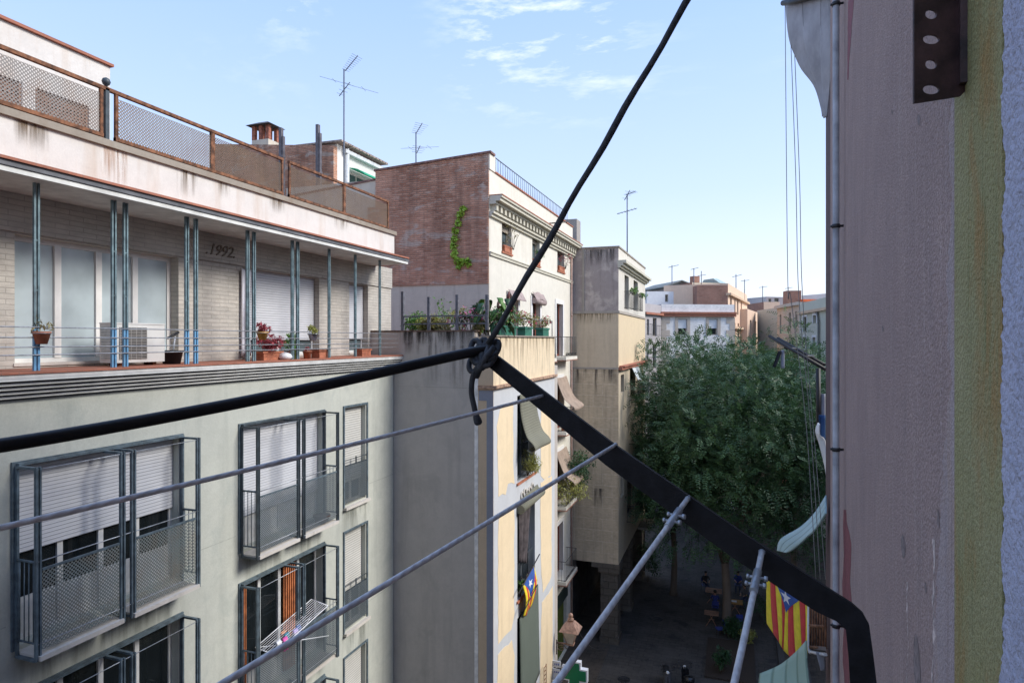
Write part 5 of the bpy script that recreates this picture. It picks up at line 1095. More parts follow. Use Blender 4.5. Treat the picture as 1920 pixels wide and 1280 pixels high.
# ------------------------------------------------------------------ people
skin = plain('skin', (.42, .24, .16), .6, .08, 10); hair_m = plain('hair_dark', (.025, .018, .014), .7, .2, 20)
def smooth_skin(verts, edges, radii, name):
    me = bpy.data.meshes.new(name); me.from_pydata(verts, edges, []); o = bpy.data.objects.new(name, me); COL.objects.link(o)
    o.modifiers.new('s', 'SKIN'); lay = me.skin_vertices[0].data
    for i, r in enumerate(radii): lay[i].radius = (r, r) if not isinstance(r, tuple) else r; lay[i].use_root = i == 0
    sb = o.modifiers.new('d', 'SUBSURF'); sb.levels = 2; sb.render_levels = 2
    bpy.context.view_layer.update(); out = bpy.data.meshes.new_from_object(o.evaluated_get(bpy.context.evaluated_depsgraph_get())); bpy.data.objects.remove(o); return out
def person(label, base, yaw, pose, shirt, trousers, hair=hair_m, group=None):
    """pose 'sit' (seat at 0.45 m, arms on the table) or 'stand' (arms half raised)"""
    T = thing('person', label, 'person', base, group)
    if pose == 'sit':
        J = {'pel': (0, 0, .52), 'wai': (0, .03, .70), 'che': (0, .08, .95), 'nec': (0, .12, 1.12), 'hd0': (0, .14, 1.20), 'hd1': (0, .16, 1.30), 'hd2': (0, .15, 1.38)}
        for s, n in ((-1, 'l'), (1, 'r')):
            J.update({n + 'sh': (s * .17, .09, 1.06), n + 'el': (s * .24, .22, .84), n + 'wr': (s * .12, .44, .80), n + 'hip': (s * .09, .03, .50), n + 'kn': (s * .12, .45, .50), n + 'an': (s * .12, .42, .10), n + 'to': (s * .12, .56, .04)})
    else:
        J = {'pel': (0, 0, .95), 'wai': (0, 0, 1.10), 'che': (0, .02, 1.32), 'nec': (0, .03, 1.48), 'hd0': (0, .04, 1.56), 'hd1': (0, .05, 1.66), 'hd2': (0, .04, 1.73)}
        for s, n in ((-1, 'l'), (1, 'r')):
            J.update({n + 'sh': (s * .18, .02, 1.42), n + 'el': (s * .25, .06, 1.16), n + 'wr': (s * .20, .28, 1.08), n + 'hip': (s * .09, 0, .92), n + 'kn': (s * .10, .02, .50), n + 'an': (s * .11, -.02, .09), n + 'to': (s * .12, .12, .04)})
    rad = {'pel': .13, 'wai': (.13, .10), 'che': (.15, .11), 'nec': .055, 'hd0': .065, 'hd1': .088, 'hd2': .06, 'sh': .065, 'el': .042, 'wr': .028, 'hip': .085, 'kn': .058, 'an': .038, 'to': .036}
    names = list(J); idx = {n: i for i, n in enumerate(names)}; E = [('pel', 'wai'), ('wai', 'che'), ('che', 'nec'), ('nec', 'hd0'), ('hd0', 'hd1'), ('hd1', 'hd2')]
    verts = [J[n] for n in names]; radii = [rad[n] if n in rad else rad[n[1:]] for n in names]
    for n in 'lr': E += [('che', n + 'sh'), (n + 'sh', n + 'el'), (n + 'el', n + 'wr'), ('pel', n + 'hip'), (n + 'hip', n + 'kn'), (n + 'kn', n + 'an'), (n + 'an', n + 'to')]
    E = [(idx[a], idx[b]) for a, b in E]
    for s, n in ((-1, 'l'), (1, 'r')):       # palm, four fingers, thumb
        w0 = Vector(J[n + 'wr']); pi = len(verts); verts.append(tuple(w0 + Vector((-s * .02, .06, 0)))); radii.append(.026); E.append((idx[n + 'wr'], pi))
        for f in range(4):
            a = len(verts); o_ = (f - 1.5) * .019; l_ = (.05, .06, .062, .048)[f]
            verts += [tuple(w0 + Vector((-s * .02 + o_, .09, -.004))), tuple(w0 + Vector((-s * .02 + o_ * 1.2, .09 + l_ * .6, -.012))), tuple(w0 + Vector((-s * .02 + o_ * 1.2, .09 + l_, -.03)))]
            radii += [.009, .008, .007]; E += [(pi, a), (a, a + 1), (a + 1, a + 2)]
        a = len(verts); verts += [tuple(w0 + Vector((-s * .055, .065, -.005)))]; radii += [.009]; E += [(pi, a)]
    me = smooth_skin(verts, E, radii, 'body'); RM = Matrix.Rotation(yaw, 4, 'Z')
    H = J['hd0'][2]; me.materials.clear()
    for mm in (skin, shirt, trousers, dark_iron): me.materials.append(mm)
    pz = J['pel'][2] + .04
    for p in me.polygons:
        c = p.center; p.use_smooth = True
        if c.z > J['nec'][2] - .01: k = 0
        elif pose == 'sit': k = 3 if c.z < .09 else (2 if c.z < .62 and not (c.y > .3 and c.z > .70) else (0 if c.y > .30 else 1))
        else: k = 3 if c.z < .09 else (2 if c.z < pz else (0 if c.y > .12 else 1))
        p.material_index = k
    me.transform(RM); b = bpy.data.objects.new('body', me); COL.objects.link(b); b.parent = T
    hd = Vector(J['hd1']) ; m = MB()
    m.lathe(hd + Vector((0, -.018, .0)), [(.082, -.05), (.098, -.01), (.102, .04), (.088, .09), (.05, .118), (.01, .126)], 14)
    m.v = [v for v in m.v]
    o = m.build('hair', hair, None); o.data.transform(Matrix.Translation((0, -.012, 0))); o.data.transform(RM); o.parent = T
    m = MB(); hy = hd.y + .085
    m.hexa([Vector((x, y, z)) + hd for z in (-.025, .012) for x, y in ((-.012, .078), (.012, .078), (.006, .105 if z < 0 else .085), (-.006, .105 if z < 0 else .085))])
    m.cur = 1; [m.lathe(hd + Vector((s * .032, .078, .01)), [(.004, -.008), (.011, 0), (.004, .008)], 8) for s in (-1, 1)]; m.box(-.024, .024, hd.y + .082, hd.y + .09, hd.z - .05, hd.z - .042)
    m.cur = 0; [m.hexa([hd + Vector((s * (.084 + dx), y, z)) for z in (-.025, .025) for dx, y in ((0, -.012), (.014, -.012), (.014, .012), (0, .012))]) for s in (-1, 1)]
    o = m.build('face_features', [skin, hair_m], None); o.data.transform(RM); o.parent = T
    return T
blue_sh = plain('shirt_blue', (.03, .05, .22), .8, .15, 6); dark_sh = plain('shirt_black', (.02, .02, .024), .8, .15, 6); grey_sh = plain('shirt_grey', (.12, .12, .13), .8, .15, 6); jean = plain('jeans', (.04, .055, .10), .85, .15, 8)
chair_b = plain('chair_blue', (.03, .05, .25), .5, .1, 5); table_m = plain('table_wood', (.30, .16, .10), .6, .2, 6)
def cafe_table(label, c, r=.42, mt=None):
    T = thing('cafe_table', label, 'table', c); c = Vector(c)
    m = MB(); m.box(c.x - r, c.x + r, c.y - r * .8, c.y + r * .8, .72, .75); m.build('tabletop', mt or table_m, T)
    for sx in (-1, 1):
        m = MB(); m.bar(c + Vector((sx * r * .8, -r * .6, 0)), c + Vector((-sx * r * .5, r * .5, .72)), .02); m.build('leg', table_m, T)
    m = MB(); m.bar(c + Vector((-r * .4, 0, .36)), c + Vector((r * .4, 0, .36)), .014); m.build('stretcher', table_m, T); return T
def chair(label, c, yaw):
    T = thing('chair', label, 'chair', c); c = Vector(c); f = Fr((c.x, c.y), (math.cos(yaw), math.sin(yaw)), (-math.sin(yaw), math.cos(yaw)))
    m = MB(f); m.box(-.21, .21, -.21, .21, .43, .46); m.build('seat', chair_b, T)
    m = MB(f); m.box(-.20, .20, -.24, -.215, .60, .86); m.build('backrest', chair_b, T)
    for sx in (-1, 1):
        for sy in (-1, 1): m = MB(f); m.bar(f(sx * .19, sy * .19, 0), f(sx * .18, sy * .18, .43), .014); m.build('leg', steel_dark, T)
        m = MB(f); m.bar(f(sx * .18, -.2, .43), f(sx * .19, -.23, .86), .014); m.build('back_post', steel_dark, T)
    return T
t1 = gnd(1338, 1128); t1.z = 0; t2 = gnd(1334, 1172); t2.z = 0; t3 = gnd(1378, 1150); t3.z = 0
cafe_table('reddish folding table where the dark shirted person rests both arms, left of the tree trunk', t1, .5); cafe_table('small empty reddish table in front of the blue shirted person', t2, .40); cafe_table('ochre topped table right of the tree trunk', t3, .45, plain('table_ochre', (.42, .22, .05), .6))
def seat(lab, clab, px, py, yaw, sh, tr):
    c = gnd(px, py); c.z = 0; chair(clab, c, yaw); person(lab, c, yaw, 'sit', sh, tr)
def toward(px, py, tgt): c = gnd(px, py); return math.atan2(tgt.y - c.y, tgt.x - c.x) - math.pi / 2
seat('person in a dark shirt sitting with both arms on the reddish table', 'blue chair under the dark shirted person', 1322, 1108, toward(1322, 1108, t1), dark_sh, jean)
seat('person in a blue shirt seated with their back turned, left of the trunk', 'blue chair under the blue shirted person', 1341, 1150, toward(1341, 1150, t1), blue_sh, jean)
seat('person in blue seated farthest back right of the tree trunk', 'blue chair farthest back right of the tree trunk', 1384, 1108, toward(1384, 1108, t3), blue_sh, jean)
seat('person in a grey top leaning over the table right of the tree trunk', 'blue chair on the right side of the ochre table', 1398, 1135, toward(1398, 1135, t3), grey_sh, jean)
c = gnd(1350, 1192); c.z = 0; chair('empty blue chair half hidden by the tree trunk', c, 2.0); c = gnd(1384, 1176); c.z = 0; chair('empty blue chair in front of the ochre table', c, .3)
m = MB(); m.box(t3.x - .28, t3.x + .1, t3.y - .1, t3.y + .16, .752, .762); tag(m.build('menu_card', white_pvc), 'white paper lying on the ochre topped table', 'paper')
person('person in a white patterned shirt standing inside the window with orange curtains', (GX - .62, 10.0, Z(BOT0 - PIT) + .02), -math.pi / 2 - .2, 'stand', plain('shirt_pattern', (.55, .55, .58), .8, .3, 30), dark_sh)
# parked scooters at the bottom of the street
def scooter(label, px, py, yaw, box, col):
    c = gnd(px, py); c.z = 0; T = thing('scooter', label, 'scooter', c); f = Fr((c.x, c.y), (math.cos(yaw), math.sin(yaw)), (-math.sin(yaw), math.cos(yaw)))
    for a in (-.62, .62):
        m = MB(); cc = f(0, a, .26); m.tube([cc + f.u * (.17 * 0) + f.n * .2 * math.cos(t) + Vector((0, 0, .2 * math.sin(t))) for t in [i * math.pi / 8 for i in range(17)]], .055, 8); w_ = m.build('wheel', dark_iron, T)
        m = MB(); m.tube([cc - f.u * .03, cc + f.u * .03], .13, 14); m.build('rim', galv, w_)
    m = MB(); m.surf(lambda u, v: f((u - .5) * .32 * math.sin(math.pi * (.15 + .7 * v)), -.75 + .9 * v, .45 + .28 * math.sin(math.pi * (.2 + .5 * v)) - .5 * (u - .5) ** 2), 8, 10, th=.05)
    m.hexa([f(a, b, z) for z, k in ((.22, 1), (.30, 1)) for a, b in ((-.15, -.2), (.15, -.2), (.13, .4), (-.13, .4))]); m.hexa([f(-.16, .36, .28), f(.16, .36, .28), f(.12, .55, .3), f(-.12, .55, .3), f(-.18, .32, .9), f(.18, .32, .9), f(.1, .46, .95), f(-.1, .46, .95)]); m.build('body', col, T)
    m = MB(); m.surf(lambda u, v: f((u - .5) * .28, -.62 + .62 * v, .76 + .04 * math.sin(3 * v) - .2 * (u - .5) ** 2), 6, 8, th=.07); m.build('saddle', plain('saddle_black', (.015, .015, .016), .5), T)
    m = MB(); m.tube([f(-.34, .28, 1.02), f(-.12, .36, 1.0), f(.12, .36, 1.0), f(.34, .28, 1.02)], .016, 8); m.bar(f(0, .38, 1.0), f(0, .62, .3), .03); m.bar(f(-.25, .32, 1.02), f(-.3, .34, 1.2), .007).bar(f(.25, .32, 1.02), f(.3, .34, 1.2), .007); m.build('handlebar', dark_iron, T)
    for s in (-1, 1): m = MB(); m.lathe(f(s * .31, .34, 1.18), [(.01, 0), (.055, .015), (.055, .06), (.01, .075)], 10); m.build('mirror', dark_iron, T)
    m = MB(); m.lathe(f(0, .46, .88), [(.03, 0), (.08, .04), (.08, .1), (.03, .14)], 12); m.build('headlight', plain('lamp_lens', (.7, .7, .68), .15), T)
    if box: m = MB(); m.lathe(f(0, -.75, .82), [(.16, 0), (.23, .06), (.24, .18), (.2, .27), (.1, .31), (.01, .32)], 18); m.build('top_case', plain('case_black', (.012, .012, .014), .2), T)
scooter('dark scooter with white headlight parked at the bottom of the street', 1250, 1288, math.pi + .2, False, plain('scooter_grey', (.10, .10, .11), .3))
scooter('black scooter with a rounded glossy top case next to the kerb', 1287, 1296, .25, True, plain('scooter_black', (.015, .015, .017), .25))
# ------------------------------------------------------------------ lantern, cross and little signs at the corner of the yellow building
lp = atX(1071, 1200, -5.0); lp = Vector((-4.9, 20.75, P(1071, 1207, 21.6).z)); lx = P(1070, 1207, 21.6)
LT = thing('street_lantern', 'old copper coloured wall lantern with pyramidal roof on the corner of the yellow building', 'lantern', (lx.x, lx.y, lx.z))
cop = plain('lantern_copper', (.34, .20, .14), .55, .25, 9); 
def frus(m, c, r0, r1, z0, z1): m.hexa([c + Vector((sx * r, sy * r, z)) for r, z in ((r0, z0), (r1, z1)) for sx, sy in ((-1, -1), (1, -1), (1, 1), (-1, 1))])
m = MB(); frus(m, lx, .10, .23, .05, .50); m.build('glass_body', plain('lantern_glass', (.38, .33, .28), .25, .1, 5), LT)
m = MB(); frus(m, lx, .33, .12, .503, .78); m.lathe(lx, [(.10, .78), (.11, .86), (.05, .90), (.08, .95), (.07, 1.02), (.01, 1.06)], 12); frus(m, lx, .12, .12, 0, .05)
for sx in (-1, 1):
    for sy in (-1, 1): m.bar(lx + Vector((sx * .105, sy * .105, .05)), lx + Vector((sx * .235, sy * .235, .5)), .012)
m.build('roof', cop, LT)
m = MB(); w0 = Vector((-5.68, lx.y - .0, lx.z - .02)); m.bar(w0, lx + Vector((0, 0, -.0)), .03); m.tube([w0 + Vector((.02 + .18 * (1 - k / 14) * math.cos(k * .8) + .15, 0, -.16 + .13 * (1 - k / 14) * math.sin(k * .8))) for k in range(14)], .014, 6); m.bar(w0 + Vector((0, 0, .1)), w0 - Vector((0, 0, .4)), .02); m.build('bracket', cop, LT)
if w0.y > 20.78: 
    pass
cx = P(1078, 1262, 21.0); X = thing('pharmacy_cross', 'green pharmacy cross with white edge projecting over the street', 'pharmacy sign', (cx.x, cx.y, cx.z))
def cross(m, c, s, a, d):
    n = FW.copy(); n = Vector((0, -1, 0)); u = Vector((1, 0, 0)); m_ = [(a, s), (a, a), (s, a), (s, -a), (a, -a), (a, -s), (-a, -s), (-a, -a), (-s, -a), (-s, a), (-a, a), (-a, s)]
    i = len(m.v)
    for o_ in (-d, d): m.v += [c + u * x + Vector((0, 0, z)) + n * o_ for x, z in m_]
    for k in range(12): m.f.append((i + k, i + (k + 1) % 12, i + 12 + (k + 1) % 12, i + 12 + k)); m.mi.append(m.cur)
    m.f.append(tuple(i + 12 + k for k in range(12))); m.mi.append(m.cur); m.f.append(tuple(i + k for k in range(12))[::-1]); m.mi.append(m.cur)
m = MB(); cross(m, cx, .43, .21, .09); m.build('white_edge', white_pvc, X)
m = MB(); cross(m, cx, .385, .165, .10); m.build('green_face', plain('cross_green', (.0, .16, .06), .4, .1, 3), X)
m = MB(); m.bar(cx + Vector((-.42, 0, 0)), Vector((-5.7, 20.7, cx.z)), .025); m.build('bracket', dark_iron, X)
sg = P(1043, 1250, 21.2); S_ = thing('corner_sign', 'small white street sign boards with blue marks stacked on the corner of the yellow building', 'sign', (sg.x, sg.y, sg.z))
m = MB(); m.box(sg.x - .13, sg.x + .15, sg.y, sg.y + .03, sg.z - .0, sg.z + .2).box(sg.x - .13, sg.x + .13, sg.y - .004, sg.y + .03, sg.z - .42, sg.z - .06); m.build('board', plain('sign_white', (.60, .64, .70), .5, .05), S_)
m = MB()
for k in range(3): m.box(sg.x - .06 + k * .06, sg.x - .03 + k * .06, sg.y - .012, sg.y - .005, sg.z + .07, sg.z + .13).box(sg.x - .07 + k * .06, sg.x - .035 + k * .06, sg.y - .012, sg.y - .0045, sg.z - .18, sg.z - .13)
m.build('lettering', plain('sign_blue', (.05, .09, .35), .5), S_)
for nm, py, gl in (('iron bracket with small white lamp at the bottom corner of the yellow building', 1262, 1),):
    p = atX(1022, py, YXP + .12); m = MB(); m.bar(p + Vector((0, -.12, .25)), p + Vector((0, -.12, -.5)), .014).bar(p + Vector((0, .12, .25)), p + Vector((0, .12, -.5)), .014)
    for k in range(6): m.bar(p + Vector((0, -.12, .22 - .13 * k)), p + Vector((0, .12, .22 - .13 * k)), .009)
    tag(m.build('wall_grille', rust), 'small rusty iron grille on the lower right edge of the yellow front', 'grille')
# street cable sagging from lantern to the pillar
m = MB(); a, b = P(1072, 1163, 24), P(1135, 1212, 34); m.tube([a.lerp(b, k / 10) - Vector((0, 0, .5 * math.sin(math.pi * k / 10))) for k in range(11)], .012, 5); tag(m.build('street_cable', iron_rail), 'thin cable sagging from the lantern towards the arcade pillar', 'cable')
p = P(1219, 945, 44); m = MB(); m.box(p.x - .25, p.x + .25, p.y, p.y + .05, p.z - 1.3, p.z + .7); m.cur = 1; m.quad([(p.x - .15, p.y - .02, p.z + .5), (p.x + .1, p.y - .02, p.z + .4), (p.x + .2, p.y - .02, p.z - .2), (p.x - .05, p.y - .02, p.z - .4)][::-1])
tag(m.build('hanging_banner', [plain('banner_navy', (.03, .04, .08), .8), plain('banner_grey', (.2, .22, .25), .8)]), 'dark banner with a pale folded shape hanging past the end of the beige building', 'banner')
# ================================================================== OUR OWN WALL (right) and what hangs on it
WS = .0924; W0 = .252                                      # wall plane: X = W0 + WS * Y
wu = Vector((WS, 1, 0)).normalized(); wn = Vector((-1, WS, 0)).normalized(); ow = Fr((W0, 0), (wu.x, wu.y), (wn.x, wn.y))
def onW(px, py, out=0.0):
    o_ = ow.o + ow.n * out; r = ray(px); t = (o_.dot(ow.n)) / (r.dot(ow.n)); return P(px, py, t)
def aW(px): p = onW(px, 640); return (Vector((p.x, p.y, 0)) - ow.o).dot(ow.u)
pinkw = stucco('pink_brown_wall', (.55, .405, .365), (.45, .33, .30), (.74, .64, .59), .4, patch=(.38, .29, .27), pamt=.65, grain=120, bs=.9, sscale=26, pth=(.5, .66), ga=.8, bsc=2.2, psc=5, zs=1.1)
mauve = stucco('mauve_wash', (.56, .46, .44), (.46, .37, .36), (.20, .17, .19), .8, patch=(.50, .37, .31), pamt=.9, grain=140, bs=.7, sscale=45, ga=.5, bsc=4, psc=9, pth=(.45, .6), zs=1.6)
moss = stucco('mossy_plaster', (.38, .35, .15), (.47, .43, .23), (.17, .21, .08), .9, patch=(.45, .26, .09), pamt=.8, grain=140, bs=.8, sscale=48, ga=.5, bsc=4, psc=8, pth=(.5, .64), zs=1.4)
lime = stucco('rough_limewash', (.60, .61, .74), (.50, .51, .64), (.34, .34, .42), .5, patch=(.42, .42, .48), pamt=.5, grain=90, bs=1.0, ga=.3, bsc=5, psc=12, sscale=20, zs=6)
Wb = thing('apartment_building', 'pink and ochre stained wall of the building we look out from, nearest at the right', 'building', (W0 + 1, 3, 0))
a1790, a1880 = aW(1792), aW(1880); aEnd = 6.85; ROOF = Z(6.6)
m = MB(ow); m.box(a1790 + .0, aEnd, -8, 0, 0, ROOF); m.build('wall', pinkw, Wb)
m = MB(ow); m.box(-14, .25, -8, .0, 0, ROOF).box(.25, a1880, -8, -.35, 0, ROOF); m.build('wall_behind', pinkw, Wb)
m = MB(ow); m.box(a1880 - .006, a1790 - .0005, -.36, .002, 0, ROOF); m.build('mossy_strip', moss, Wb)
def ragstrip(name, mat, pxl, pxr, y0, y1, out, jl, jr, sub=90, bumpy=0.0):
    """thin coat with ragged left/right edges, laid on the wall"""
    m = MB(); L0, R0 = [], []
    wl = wr_ = 0
    for k in range(sub + 1):
        wl = wl * .93 + random.uniform(-jl, jl); wr_ = wr_ * .93 + random.uniform(-jr, jr)
        z_ = y0 + (y1 - y0) * k / sub; L0.append((pxl(z_) + wl + random.uniform(-jl, jl) * .4, z_)); R0.append((pxr(z_) + wr_, z_))
    for k in range(sub):
        q = [onW(L0[k][0], L0[k][1], out), onW(R0[k][0], R0[k][1], out), onW(R0[k + 1][0], R0[k + 1][1], out), onW(L0[k + 1][0], L0[k + 1][1], out)]
        b = [onW(p_[0], p_[1], -.004) for p_ in (L0[k], R0[k], R0[k + 1], L0[k + 1])]
        m.quad(q[::-1]); m.quad([b[0], q[0], q[3], b[3]]); m.quad([q[1], b[1], b[2], q[2]])
    return m.build(name, mat, Wb)
ragstrip('lime_edge', lime, lambda y: 1878, lambda y: 2080, -700, 2000, .006, 2.2, 0, 420)
ragstrip('mauve_wash', mauve, lambda y: 1781 - max(0, (y - 650)) * .05, lambda y: 1791.5, -700, 2000, .0008, 2.2, 0, 400)
ragstrip('red_paint_streak', plain('paint_dark_red', (.22, .055, .065), .8, .2, 30), lambda y: 1590 + max(0, (y - 60) * .0), lambda y: 1602 - max(0, (y + 0) / 160 * 11), -500, 150, .0012, .4, .8, 60)
ragstrip('red_paint_streak', MC['paint_dark_red'], lambda y: 1583 - 1.6 * min(1, (y - 955) / 40) + 1.2 * math.sin(y / 20), lambda y: 1585 + 8 * min(1, (y - 955) / 60) + 1.5 * math.sin(y / 16), 955, 1900, .0012, .5, .9, 90)
scm = plain('scuff_dark', (.24, .19, .18), .9, .3, 60)
for (x_, ya_, yb_, wd_) in ((1692, 1000, 1046, 7), (1722, 214, 236, 5), (1716, 1186, 1320, 12), (1758, 955, 990, 4), (1655, 610, 622, 3), (1735, 1090, 1112, 4), (1672, 205, 216, 3)):
    ragstrip('scuff_mark', scm, lambda y: x_ - wd_ * .5 * math.sin(math.pi * min(1, max(0, (y - ya_) / (yb_ - ya_)))) ** .6 + (y - ya_) * .05, lambda y: x_ + wd_ * .5 * math.sin(math.pi * min(1, max(0, (y - ya_) / (yb_ - ya_)))) ** .6 + (y - ya_) * .05, ya_, yb_, .0009, .3, .3, 16)
pale = plain('worn_pale', (.66, .55, .50), .9, .35, 60)
for (x_, ya_, yb_, wd_) in ((1702, 1090, 1300, 3), (1752, 1010, 1320, 6)):
    ragstrip('worn_streak', pale, lambda y: x_ - wd_ * .5, lambda y: x_ + wd_ * .5 * math.sin(y / 23.) , ya_, yb_, .0006, .9, .9, 60)
# drainpipe on our wall
pp = onW(1567.5, 640, .05); pr = .022; m = MB(); m.tube([(pp.x, pp.y, 2), (pp.x, pp.y, ROOF + .3)], pr * .9, 20)
PP = thing('drainpipe', 'grey white drainpipe with dark clamps running down the far edge of our pink wall', 'pipe', (pp.x, pp.y, 0)); m.build('pipe', plain('pipe_greywhite', (.38, .385, .40), .7, .25, 4), PP)
for py in (8, 424, 842, 1172):
    c = Vector((pp.x, pp.y, P(1567, py, pp.dot(FW) if False else (Vector((pp.x, pp.y, 0)).dot(FW))).z)); m = MB(); m.tube([c - Vector((0, 0, .012)), c + Vector((0, 0, .012))], pr * 1.12, 18); m.bar(c - Vector((pr * 1.5, 0, 0)), c + Vector((pr * 2.0, 0, 0)), .008); m.build('clamp', dark_iron, PP)
# perforated rusty angle bracket
BK = onW(1762, 90, .06); ba, bz0 = aW(1812), onW(1760, 192, .05).z
br_m = plain('bracket_rust', (.060, .030, .030), .6, .4, 14, bs=.3)
BRK = thing('slotted_bracket', 'dark rusty slotted iron angle bracket fixed high on our pink wall', 'bracket', ow(ba, 0, bz0))
# flange facing the camera: plate perpendicular to the wall with round and oval holes
pl0 = onW(1812, 640, .0); flg = Fr((pl0.x, pl0.y), (-RT.x, -RT.y), (-FW.x, -FW.y)); tB = Vector((pl0.x, pl0.y, 0)).dot(FW); px2m = tB / FPX
bm = bmesh.new(); Wd = 98 * px2m; Hh = 820 * px2m; ztop = CAMZ + (HZ + 620) / FPX * tB
zbot = CAMZ + (HZ - 194) / FPX * tB
outer = [(0.012, 0), (Wd, .006), (Wd, ztop - zbot), (0.0, ztop - zbot), (0, .02)]
loops = []
def addloop(pts):
    vs = [bm.verts.new((x, 0, z)) for x, z in pts]; return [bm.edges.new((vs[i], vs[(i + 1) % len(vs)])) for i in range(len(vs))]
es = addloop([(0.0, .022), (.010, .012), (Wd, -.0), (Wd, ztop - zbot), (0, ztop - zbot)])
k = 0; cyp = 168
while cyp > -600:
    rx = (15.5 if k % 2 == 0 else 11) * px2m; rz = 9 * px2m; zc_ = CAMZ + (HZ - cyp) / FPX * tB - zbot; xc_ = (1812 - 1746) * px2m
    es += addloop([(xc_ + rx * math.cos(a), zc_ + rz * math.sin(a)) for a in [i * math.pi / 9 for i in range(18)]]); cyp -= 47; k += 1
bmesh.ops.triangle_fill(bm, edges=es, use_beauty=True)
fs = list(bm.faces); ext = bmesh.ops.extrude_face_region(bm, geom=fs); bmesh.ops.translate(bm, verts=[v for v in ext['geom'] if isinstance(v, bmesh.types.BMVert)], vec=(0, .004, 0)); bmesh.ops.recalc_face_normals(bm, faces=bm.faces)
me = bpy.data.meshes.new('perforated_flange'); bm.to_mesh(me); bm.free()
MM = Matrix(((flg.u.x, -flg.n.x, 0, pl0.x), (flg.u.y, -flg.n.y, 0, pl0.y), (0, 0, 1, zbot), (0, 0, 0, 1))); me.transform(Matrix.Translation(-Vector(BRK.location)) @ MM); me.materials.append(br_m)
o = bpy.data.objects.new('perforated_flange', me); COL.objects.link(o); o.parent = BRK
m = MB(ow); m.box(aW(1817), ba + .006, .002, .012, zbot + .03, ztop); m.build('wall_flange', br_m, BRK)
# ------------------------------------------------------------------ clothes line arm close to the camera
AP = Vector((.168, 1.063, 0)); au = Vector((-1, .092, 0)).normalized(); an = Vector((au.y, -au.x, 0)) * 1
an = Vector((-.092, -1, 0)).normalized()          # towards the camera
def onA(px, py, off=0.0):
    q = AP + an * off; r = ray(px); t = q.dot(an) / r.dot(an); return P(px, py, t)
AR_ = thing('clothesline_arm', 'black flat iron clothesline arm with drilled holes slanting across the street view', 'clothesline arm', onA(1600, 1150))
m = MB(); up_e = [(893, 652), (928, 664), (1150, 832), (1400, 1004), (1560, 1108), (1598, 1132), (1618, 1150), (1630, 1172), (1638, 1230), (1650, 1330), (1660, 1500)]
lo_e = [(890, 672), (912, 684), (1136, 872), (1375, 1046), (1530, 1146), (1568, 1164), (1578, 1172), (1586, 1180), (1591, 1230), (1597, 1330), (1604, 1500)]
for k in range(len(up_e) - 1):
    f = [onA(*up_e[k], .004), onA(*up_e[k + 1], .004), onA(*lo_e[k + 1], .004), onA(*lo_e[k], .004)]; b = [p_ - an * .008 for p_ in f]
    m.quad(f[::-1]); m.quad(b); m.quad([f[0], f[1], b[1], b[0]]); m.quad([f[3], b[3], b[2], f[2]])
arm_m = plain('arm_black', (.010, .010, .012), .6, .3, 30, bs=.25, spec=.2); m.build('flat_bar', arm_m, AR_)
m = MB(); e0 = onA(1632, 1500); m.box(e0.x - .03, e0.x + .25, e0.y - .01, e0.y + .01, e0.z - .03, e0.z + .0); m.build('wall_foot', arm_m, AR_)
line_m = plain('line_bluegrey', (.56, .54, .52), .55, .12, 40, bs=.2)
def twist(mt):
    n = mt.node_tree; N, L = n.nodes, n.links; b = N['Principled BSDF']; t = N.new('ShaderNodeTexCoord'); mp_ = N.new('ShaderNodeMapping'); mp_.inputs['Scale'].default_value = (2, 130, 1); mp_.inputs['Rotation'].default_value = (0, 0, 0)
    wv = N.new('ShaderNodeMath'); wv.operation = 'SINE'; sx = N.new('ShaderNodeSeparateXYZ'); L.new(t.outputs['UV'], sx.inputs[0])
    a = mul(N, L, mul(N, L, sx.outputs[0], 12.566), mul(N, L, sx.outputs[1], 420.0), 'ADD'); L.new(a, wv.inputs[0]); bump(N, L, b, wv.outputs[0], .30, .0009)
twist(line_m)
def cline(label, p0, p1, ratio, r, bow=0.0, clamp=None, rod=False):
    a = onA(*p0, .006); t0 = a.copy(); t0.z = 0; ta = t0.dot(FW); b = P(p1[0], p1[1], ta / ratio); d = (b - a)
    a2 = a - d * .012; T = thing('clothes_line', label, 'clothes line', a, 'lines strung from the clothesline arm')
    pts = [a2 + (b - a2) * (k / 12) * 1.15 - Vector((0, 0, bow * math.sin(math.pi * min(1, k / 12)))) for k in range(13)]
    m = MB(); m.tube(pts, r, 14); m.build('rope', line_m, T)
    m = MB(); m.lathe(a2 - Vector((0, 0, r * 1.1)), [(.002, 0), (r * 1.25, r * .6), (r * 1.25, r * 1.6), (.002, r * 2.2)], 12); m.build('stop_knot', galv, T)
    if clamp:
        dn = d.normalized(); sdv = dn.cross(Vector((0, 0, 1))).normalized(); c0 = a + d * clamp; m = MB(); m.tube([c0 - dn * .026, c0 + dn * .026], r * 1.4, 12)
        for s in (-.009, .009): m.tube([c0 + dn * s - sdv * .014, c0 + dn * s + sdv * .014], .0022, 8); m.tube([c0 + dn * s - sdv * .0155, c0 + dn * s - sdv * .0105], .004, 6); m.tube([c0 + dn * s + sdv * .010, c0 + dn * s + sdv * .0135], .0036, 6)
        m.build('wire_clamp', galv, T)
    return T
cline('topmost blue grey clothes line, running left from the hole nearest the tip of the arm', (1015, 742), (0, 986), 2.0, .0030, .004)
cline('second blue grey clothes line, crossing below the planted terrace and the grey wall', (1150, 836), (415, 1282), 2.1, .0031, .0)
cline('third clothes line with a bolted metal wire clamp near the arm', (1288, 936), (1040, 1284), 1.45, .0041, 0, .14)
cline('lowest clothes line with a bolted metal wire clamp, nearest the striped flag', (1428, 1036), (1374, 1290), 1.35, .0043, .004, .26)
